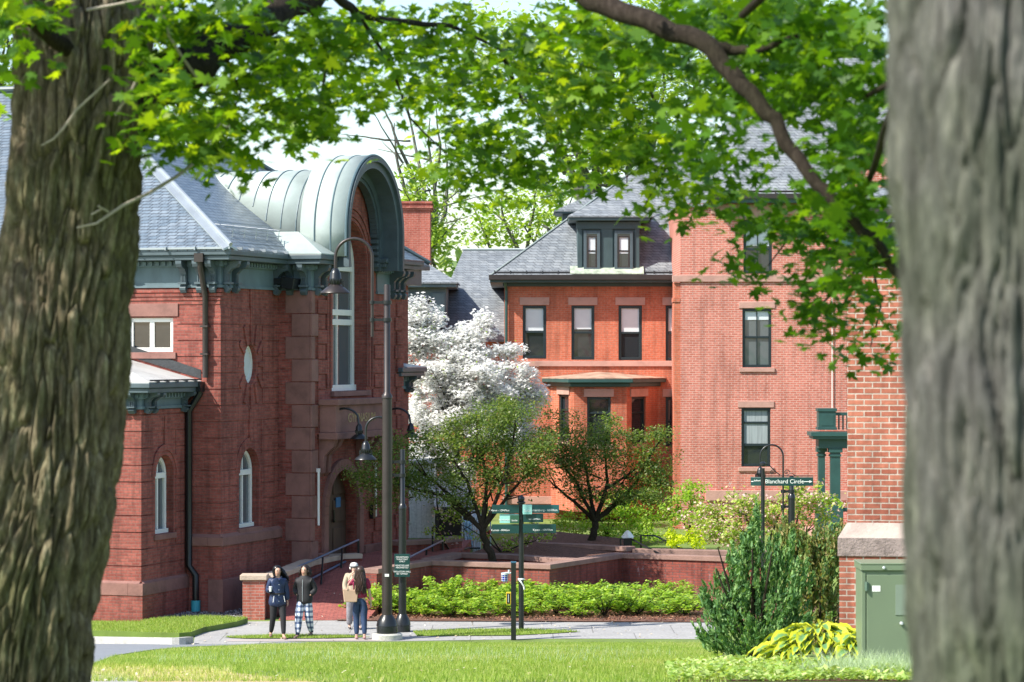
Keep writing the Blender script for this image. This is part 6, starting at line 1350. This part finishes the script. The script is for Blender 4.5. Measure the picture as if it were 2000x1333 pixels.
# ------------------------------------------------------------------ people
def skinmesh(name, J, edges, mat, parent, sub=2, root=0):
    """J: dict id -> (pos, radius or (rx,ry)); one continuous skinned surface"""
    ids = list(J); me = bpy.data.meshes.new(name); me.from_pydata([J[i][0] for i in ids], [(ids.index(a), ids.index(b_)) for a, b_ in edges], [])
    o = bpy.data.objects.new(name, me); COL.objects.link(o)
    md = o.modifiers.new('skin', 'SKIN'); md.use_smooth_shade = True; md.branch_smoothing = .3
    for i, k in enumerate(ids):
        r_ = J[k][1]; r_ = r_ if hasattr(r_, '__len__') else (r_, r_); me.skin_vertices[0].data[i].radius = r_; me.skin_vertices[0].data[i].use_root = (i == root)
    sb = o.modifiers.new('sub', 'SUBSURF'); sb.levels = sub; sb.render_levels = sub
    dg = bpy.context.evaluated_depsgraph_get(); dg.update(); nm = bpy.data.meshes.new_from_object(o.evaluated_get(dg)); nm.name = name
    bpy.data.objects.remove(o); nm.materials.clear()
    for p in nm.polygons: p.use_smooth = True
    return link(name, nm, mat, parent)
SKIN = plain('skin', (.50,.29,.20), .55, var=.05); SKIN2 = plain('light skin', (.60,.38,.29), .55, var=.05)
def chain(J, E, pre, pts, first=None):
    prev = first
    for i, (p, r_) in enumerate(pts):
        k_ = f'{pre}{i}'; J[k_] = (tuple(p), r_)
        if prev is not None: E.append((prev, k_))
        prev = k_
    return prev
def hand(J, E, pre, wrist, dirn, palm_n, last, curl=.5):
    """palm plus four fingers and a thumb, growing from the wrist"""
    d = Vector(dirn).normalized(); n = Vector(palm_n).normalized(); s_ = d.cross(n).normalized(); w_ = Vector(wrist)
    J[pre+'palm'] = (tuple(w_+d*.045), (.026,.016)); E.append((last, pre+'palm')); J[pre+'kn'] = (tuple(w_+d*.08), (.030,.014)); E.append((pre+'palm', pre+'kn'))
    for i, (off, ln) in enumerate(((-.027,.058),(-.009,.070),(.009,.066),(.027,.052))):
        a = w_+d*.085+s_*off; b_ = a+d*ln*.5*(1-curl*.3)+n*ln*.35*curl; c = b_+d*ln*.3*(1-curl)+n*ln*.45*curl
        chain(J, E, f'{pre}f{i}', [(a+d*.008, .0085), (b_, .008), (c, .0065)], pre+'kn')
    t0 = w_+d*.03-s_*.028; chain(J, E, pre+'t', [(t0, .011), (t0+d*.03-s_*.018+n*.01, .009), (t0+d*.05-s_*.012+n*.025, .007)], pre+'palm')
def body(par, arms, legs, skin, look=(0,0,0), H=1.64):
    """arms: {'L':[sh,el,wr],...} legs: {'L':[hip,knee,ankle,toe]}; head looks to -y unless turned by the thing"""
    J = {}; E = []
    chain(J, E, 's', [((0,0,.92),(.145,.10)), ((0,0,1.02),(.125,.09)), ((0,0,1.14),(.118,.085)), ((0,.0,1.26),(.135,.095)), ((0,0,1.345),(.10,.07)), ((0,-.005,1.40),.058), ((0,-.012,1.44),.056), ((look[0]*.5,-.022,1.472),(.066,.076)), ((look[0],-.018,1.53),(.084,.098)), ((look[0],-.005,1.585),(.082,.096)), ((look[0],.0,1.622),(.045,.055))])
    for k_, (a, b_, c, hd, hn) in arms.items():
        last = chain(J, E, 'a'+k_, [(a, .050), (Vector(a).lerp(Vector(b_), .5), .042), (b_, .036), (Vector(b_).lerp(Vector(c), .5), .032), (c, .022)], 's4'); hand(J, E, 'h'+k_, c, hd, hn, last)
    for k_, (a, b_, c, t) in legs.items():
        chain(J, E, 'l'+k_, [(a, .085), (Vector(a).lerp(Vector(b_), .5), .072), (b_, .052), (Vector(b_).lerp(Vector(c), .4), .052), (c, .033), (Vector(c)+(Vector(t)-Vector(c))*.55+Vector((0,0,-.015)), .034), (t, .024)], 's0')
    # nose as part of the same surface
    J['n'] = ((look[0], -.105, 1.525), .012); E.append(('s8', 'n'))
    o = skinmesh('body', J, E, skin, par)
    return o
def ball_obj(name, c, r_, mat, par, n=14): m = MB(); m.ball(c, r_, n, 10); return m.build(name, mat, par, smooth=True)
def face(par, x_=0, y_=-.100, glasses=False):
    for s_ in (-1, 1):
        m = MB(); m.ball((x_+s_*.031, y_+.004, 1.548), (.013,.007,.008), 10, 6); m.build('eye', plain('dark eye', (.02,.015,.012), .3), par, smooth=True)
        m = MB(); m.ball((x_+s_*.031, y_-.002, 1.567), (.018,.006,.0035), 8, 5); m.build('eyebrow', plain('brow', (.02,.014,.01), .8), par, smooth=True)
        m = MB(); m.ball((x_+s_*.078, 0, 1.535), (.010,.018,.026), 8, 6); m.build('ear', SKIN, par, smooth=True)
    m = MB(); m.ball((x_, y_+.004, 1.492), (.022,.007,.007), 10, 6); m.build('mouth', plain('lips', (.38,.10,.09), .5), par, smooth=True)
def hairmesh(par, mat, pts, strands=260, length=(.2,.35), flow=(0,0,-1), c=(0,.01,1.56), back=True, x_=0, rad=(.100,.112,.104)):
    m = MB(); n, q_ = 20, 12; vs = []; 
    m.ball((c[0], c[1]+.034, c[2]+.016), (rad[0], rad[1]-.005, rad[2]), 18, 12)
    o = m.build('hair', mat, par, smooth=True)
    m = MB(); rs = random.Random(5)
    for i in range(strands):
        a = rs.uniform(-.15*PI, 1.15*PI); el = rs.uniform(-.5, 1.1)
        p = Vector((c[0]+rad[0]*math.cos(a)*math.cos(el), c[1]+.01+rad[1]*math.sin(a)*math.cos(el), c[2]+rad[2]*math.sin(el)))
        L_ = rs.uniform(*length); f = Vector(flow); pp = [p]; out = Vector((math.cos(a), math.sin(a), 0))
        for k_ in range(1, 6):
            t = k_/5; pp.append(p+out*.035*math.sin(t*PI*.6)+f*L_*t+Vector((rs.uniform(-1,1), rs.uniform(-1,1), rs.uniform(-1,1)))*.02*t)
        m.tube(pp, [.010,.012,.012,.010,.007,.003], 4)
    m.build('locks', mat, par, smooth=True); return o
def shoes(par, legs, mat, yaw=0):
    for k_, (a, b_, c, t) in legs.items():
        c, t = Vector(c), Vector(t); d = (t-c); d.z = 0; d.normalize(); h = c.z-.075
        J = {}; E = []; chain(J, E, 'x', [((c.x-d.x*.045, c.y-d.y*.045, h+.035), (.034,.034)), ((c.x+d.x*.03, c.y+d.y*.03, h+.045), (.038,.040)), ((c.x+d.x*.10, c.y+d.y*.10, h+.03), (.042,.030)), ((c.x+d.x*.165, c.y+d.y*.165, h+.022), (.032,.020))])
        skinmesh('shoe', J, E, mat, par, 1)
def sleeves(J, E, arms, r0, r1, frac=1.0, root='c3'):
    for k_, (a, b_, c, hd, hn) in arms.items():
        a, b_, c = Vector(a), Vector(b_), Vector(c)
        if frac >= 1: chain(J, E, 'w'+k_, [(a, r0), (a.lerp(b_, .5), r0*.92), (b_, r0*.88), (b_.lerp(c, .5), r1*1.1), (b_.lerp(c, .97), r1)], root)
        else: chain(J, E, 'w'+k_, [(a, r0), (a.lerp(b_, .45), r0*.95), (a.lerp(b_, .75), r0*.9)], root)
def trousers(par, legs, mat, r=(.10,.085,.066,.056,.045), waist=.99):
    J = {}; E = []; chain(J, E, 's', [((0,0,waist),(.135,.105)), ((0,0,.91),(.155,.118))])
    for k_, (a, b_, c, t) in legs.items():
        a, b_, c = Vector(a), Vector(b_), Vector(c); chain(J, E, 'l'+k_, [(a, r[0]), (a.lerp(b_, .5), r[1]), (b_, r[2]), (b_.lerp(c, .45), r[3]), (b_.lerp(c, .95), r[4])], 's1')
    return skinmesh('trousers', J, E, mat, par)
def place(px, py, D_, yaw): return (Vector(((px-1000)*D_/F, D_, G(D_)+.01)), yaw)
# one: navy quilted coat, cup in hand
D_ = 65.2; p1 = thing('person', 'woman in navy coat and black leggings walking and holding a white cup', 'person', ((542-1000)*D_/F, D_, .012), .30)
arms = {'L': ((.165,.0,1.33), (.215,.02,1.08), (.225,-.04,.85), (.02,-.15,-1), (-1,0,0)), 'R': ((-.165,0,1.33), (-.215,.01,1.08), (-.215,-.17,1.14), (-.1,-.9,.25), (1,0,.1))}
legs = {'L': ((.085,0,.88), (.10,-.14,.49), (.10,-.20,.075), (.11,-.33,.03)), 'R': ((-.085,0,.88), (-.10,.02,.47), (-.12,.16,.10), (-.15,.05,.03))}
bd = body(p1, arms, legs, SKIN); face(bd)
blk = plain('black knit', (.012,.012,.014), .8); navy = plain('navy quilted cloth', (.012,.026,.075), .55, var=.3, scale=9); hairc = plain('black hair', (.008,.007,.008), .35, var=.3, scale=20, stretch=(1,1,.2))
trousers(p1, legs, blk, (.108,.094,.074,.068,.050)); shoes(p1, legs, plain('tan slipper', (.22,.13,.10), .7))
J = {}; E = []; chain(J, E, 'c', [((0,0,.70),(.25,.19)), ((0,0,.88),(.225,.17)), ((0,0,1.05),(.175,.14)), ((0,0,1.18),(.20,.15)), ((0,0,1.31),(.20,.14)), ((0,.005,1.385),(.125,.105)), ((0,.01,1.435),(.08,.08))]); sleeves(J, E, arms, .085, .062, root='c4')
ct = skinmesh('coat', J, E, navy, p1)
for s_ in (-1, 1): m = MB(); m.tube([(s_*.115,-.150,.98), (s_*.14,-.165,.84)], .006, 5); m.build('zip', M['letter'], ct)
m = MB()
for z_ in (.86,1.0,1.12,1.24): m.ball((0,-.158,z_), .009, 6, 4)
m.build('buttons', M['grey_metal'], ct)
m = MB(); m.lathe([(.165,1.005),(.185,1.01),(.185,1.045),(.165,1.05)], n=20, sy=.82); m.build('belt', blk, ct)
m = MB(); m.prism([(-.06,1.40),(.0,1.30),(.06,1.40),(.075,1.43),(0,1.345),(-.075,1.43)], -.14, -.10, lambda p, q_2, r_: (p, r_, q_2)); m.build('collar', navy, ct)
hairmesh(bd, hairc, None, 340, (.18,.40), (.42,.12,-.72), rad=(.106,.112,.104))
cu = thing('paper_cup', 'small white paper cup held by the woman in the navy coat', 'cup', (0,0,0)); wv = Matrix.Rotation(.30, 4, 'Z') @ Vector((-.225,-.285,1.10)); cu.location = Vector(p1.location)+wv
m = MB(); m.lathe([(.026,0),(.036,.10),(.038,.10),(.038,.106)], n=16); m.build('cup', M['white'], cu, smooth=True); m = MB(); m.lathe([(.040,.106),(.040,.114),(.033,.118)], n=16); m.build('lid', plain('pale lid', (.7,.7,.72), .4), cu, smooth=True)
# two: black jacket, plaid trousers, hands in pockets
D_ = 65.4; p2 = thing('person', 'woman in black jacket and white and blue plaid trousers with hands in pockets', 'person', ((595-1000)*D_/F, D_, .012), -.28)
arms = {'L': ((.165,.0,1.33), (.245,.05,1.10), (.155,-.06,.98), (-.6,-.2,-.5), (0,1,0)), 'R': ((-.165,0,1.33), (-.245,.05,1.10), (-.155,-.06,.98), (.6,-.2,-.5), (0,1,0))}
legs = {'L': ((.085,0,.88), (.09,.03,.47), (.10,.17,.10), (.11,.05,.03)), 'R': ((-.085,0,.88), (-.10,-.13,.48), (-.10,-.19,.075), (-.12,-.31,.03))}
bd = body(p2, arms, legs, SKIN); face(bd)
m_, t_, N_, L__, bs = newmat('plaid cloth'); tc = N_.new('ShaderNodeTexCoord'); sp_ = N_.new('ShaderNodeSeparateXYZ'); L__.new(tc.outputs['Object'], sp_.inputs[0]); fs = []
for ax_, fq, ph in ((0, 12, .2), (2, 8, 0), (1, 12, .3)):
    mu = N_.new('ShaderNodeMath'); mu.operation = 'MULTIPLY_ADD'; mu.inputs[1].default_value = fq; mu.inputs[2].default_value = ph; L__.new(sp_.outputs[ax_], mu.inputs[0]); fr_ = N_.new('ShaderNodeMath'); fr_.operation = 'FRACT'; L__.new(mu.outputs[0], fr_.inputs[0])
    gt = N_.new('ShaderNodeMath'); gt.operation = 'GREATER_THAN'; gt.inputs[1].default_value = .58; L__.new(fr_.outputs[0], gt.inputs[0]); fs.append(gt.outputs[0])
cA = mixc(N_, L__, fs[0], (.72,.75,.80), (.18,.23,.33)); c2_ = mixc(N_, L__, 1, cA, mixc(N_, L__, fs[1], (1,1,1), (.20,.25,.36)), 'MULTIPLY'); L__.new(c2_, bs.inputs['Base Color']); bs.inputs['Roughness'].default_value = .8
trousers(p2, legs, m_, (.13,.118,.10,.092,.062)); shoes(p2, legs, plain('grey brown shoe', (.16,.11,.09), .7))
for k_, (a, b_, c, t) in legs.items(): m = MB(); m.lathe([(.042,c[2]),(.050,c[2]+.02),(.048,c[2]+.06)], (c[0], c[1], 0), 12); m.build('cuff', navy, p2, smooth=True)
blkj = plain('black jacket cloth', (.010,.010,.012), .7, var=.3, scale=6)
J = {}; E = []; chain(J, E, 'c', [((0,0,.73),(.215,.17)), ((0,0,.92),(.21,.16)), ((0,0,1.08),(.19,.145)), ((0,0,1.2),(.205,.15)), ((0,0,1.315),(.20,.14)), ((0,.0,1.39),(.125,.105)), ((0,.01,1.43),(.09,.085))]); sleeves(J, E, arms, .085, .07, root='c4')
jk = skinmesh('jacket', J, E, blkj, p2); m = MB(); m.tube([(0,-.150,.84), (0,-.152,1.1), (0,-.14,1.34)], .004, 5); m.build('zip', M['grey_metal'], jk)
hairmesh(bd, plain('dark brown hair', (.018,.011,.008), .4, var=.3, scale=20), None, 240, (.08,.16), (.02,.10,-.8))
# three: back view, long brown hair, burgundy top, jeans
D_ = 65.0; p4 = thing('person', 'woman with long brown hair, burgundy top and jeans seen from behind', 'person', ((703-1000)*D_/F, D_, .012), PI+.12)
arms = {'L': ((.165,0,1.34), (.25,-.16,1.22), (.16,-.20,1.42), (-.1,.1,1), (-1,0,0)), 'R': ((-.165,0,1.34), (-.215,.03,1.07), (-.255,-.05,.83), (0,-.2,-1), (1,0,0))}
legs = {'L': ((.085,0,.90), (.08,-.04,.49), (.075,.02,.075), (.08,-.11,.03)), 'R': ((-.085,0,.90), (-.09,.02,.49), (-.10,.10,.085), (-.10,-.02,.03))}
bd = body(p4, arms, legs, SKIN2); face(bd)
den = plain('dark denim', (.018,.040,.10), .75, var=.25, scale=8); bur = plain('burgundy cotton', (.26,.012,.06), .8, var=.15)
trousers(p4, legs, den, (.118,.102,.078,.070,.052), waist=1.0); shoes(p4, legs, plain('pink sandal', (.40,.22,.20), .7))
J = {}; E = []; chain(J, E, 'c', [((0,0,.93),(.195,.15)), ((0,0,1.03),(.175,.135)), ((0,0,1.16),(.175,.13)), ((0,0,1.30),(.19,.13)), ((0,.01,1.37),(.12,.09))]); sleeves(J, E, arms, .078, .06, frac=.6, root='c3')
skinmesh('shirt', J, E, bur, p4)
hairmesh(bd, plain('long brown hair', (.045,.025,.018), .38, var=.35, scale=22, stretch=(1,1,.15)), None, 620, (.34,.50), (.0,.09,-1.0))
bg_ = thing('tote_bag', 'beige leather tote bag on the shoulder of the woman with long hair', 'bag', Vector(p4.location)+Vector((-.20,-.13,.86)), .15)
m = MB(); m.add([(-.17,-.06,0), (.15,-.06,0), (.15,.06,0), (-.17,.06,0), (-.21,-.035,.30), (.19,-.035,.27), (.19,.035,.27), (-.21,.035,.30)], [(3,2,1,0), (4,5,6,7), (0,1,5,4), (1,2,6,5), (2,3,7,6), (3,0,4,7)]); tan = plain('beige leather', (.48,.32,.22), .5, var=.08); m.build('bag', tan, bg_, bevel=.015); bg_.scale = (.9,.9,1)
for y_ in (-.04, .04): m = MB(); m.tube([(-.10,y_,.27), (-.06,y_*.8,.42), (.06,y_*.4,.56), (.12,y_*.5,.45), (.10,y_,.26)], .010, 6); m.build('strap', tan, bg_, smooth=True)
# four: man in beige jacket half hidden behind her
D_ = 67.4; p3 = thing('person', 'person in beige jacket and grey trousers with light cap half hidden behind', 'person', ((691.5-1000)*D_/F, D_, .012), .25); p3.scale = (.94,)*3
p3['label'] = 'person in beige jacket, grey trousers and light cap, half hidden by the long haired woman'
arms = {'L': ((.18,0,1.36), (.235,.03,1.10), (.22,-.10,.88), (0,-.3,-1), (-1,0,0)), 'R': ((-.18,0,1.36), (-.24,.0,1.10), (-.21,-.10,.86), (.1,-.2,-1), (1,0,0))}
legs = {'L': ((.09,0,.90), (.10,-.08,.49), (.11,-.12,.075), (.12,-.25,.03)), 'R': ((-.09,0,.90), (-.11,.0,.49), (-.10,.10,.075), (-.11,-.03,.03))}
bd = body(p3, arms, legs, SKIN2); face(bd)
trousers(p3, legs, plain('grey cloth', (.22,.21,.23), .8, var=.3, scale=8), (.125,.115,.095,.088,.078)); shoes(p3, legs, plain('dark shoe', (.05,.045,.05), .6))
J = {}; E = []; chain(J, E, 'c', [((0,0,.86),(.20,.16)), ((0,0,.98),(.195,.155)), ((0,0,1.16),(.205,.155)), ((0,0,1.34),(.20,.14)), ((0,.01,1.41),(.11,.10))]); sleeves(J, E, arms, .085, .065, root='c3')
skinmesh('jacket', J, E, plain('beige canvas', (.42,.34,.24), .8, var=.2, scale=6), p3)
m = MB(); m.lathe([(.104,1.56),(.106,1.59),(.098,1.63),(.07,1.665),(.02,1.68)], n=20, sy=1.12); cpo = m.build('cap', plain('grey white cap', (.60,.60,.58), .7, var=.1), bd, smooth=True); m = MB(); m.lathe([(.108,1.555),(.112,1.56),(.112,1.585),(.106,1.59)], n=20, sy=1.12); m.build('band', plain('dark band', (.05,.05,.06), .7), cpo)
for s_ in (-1, 1): m = MB(); m.ball((s_*.095,0,1.54), (.025,.035,.04), 10, 8); m.build('ear_cover', M['white'], cpo, smooth=True)
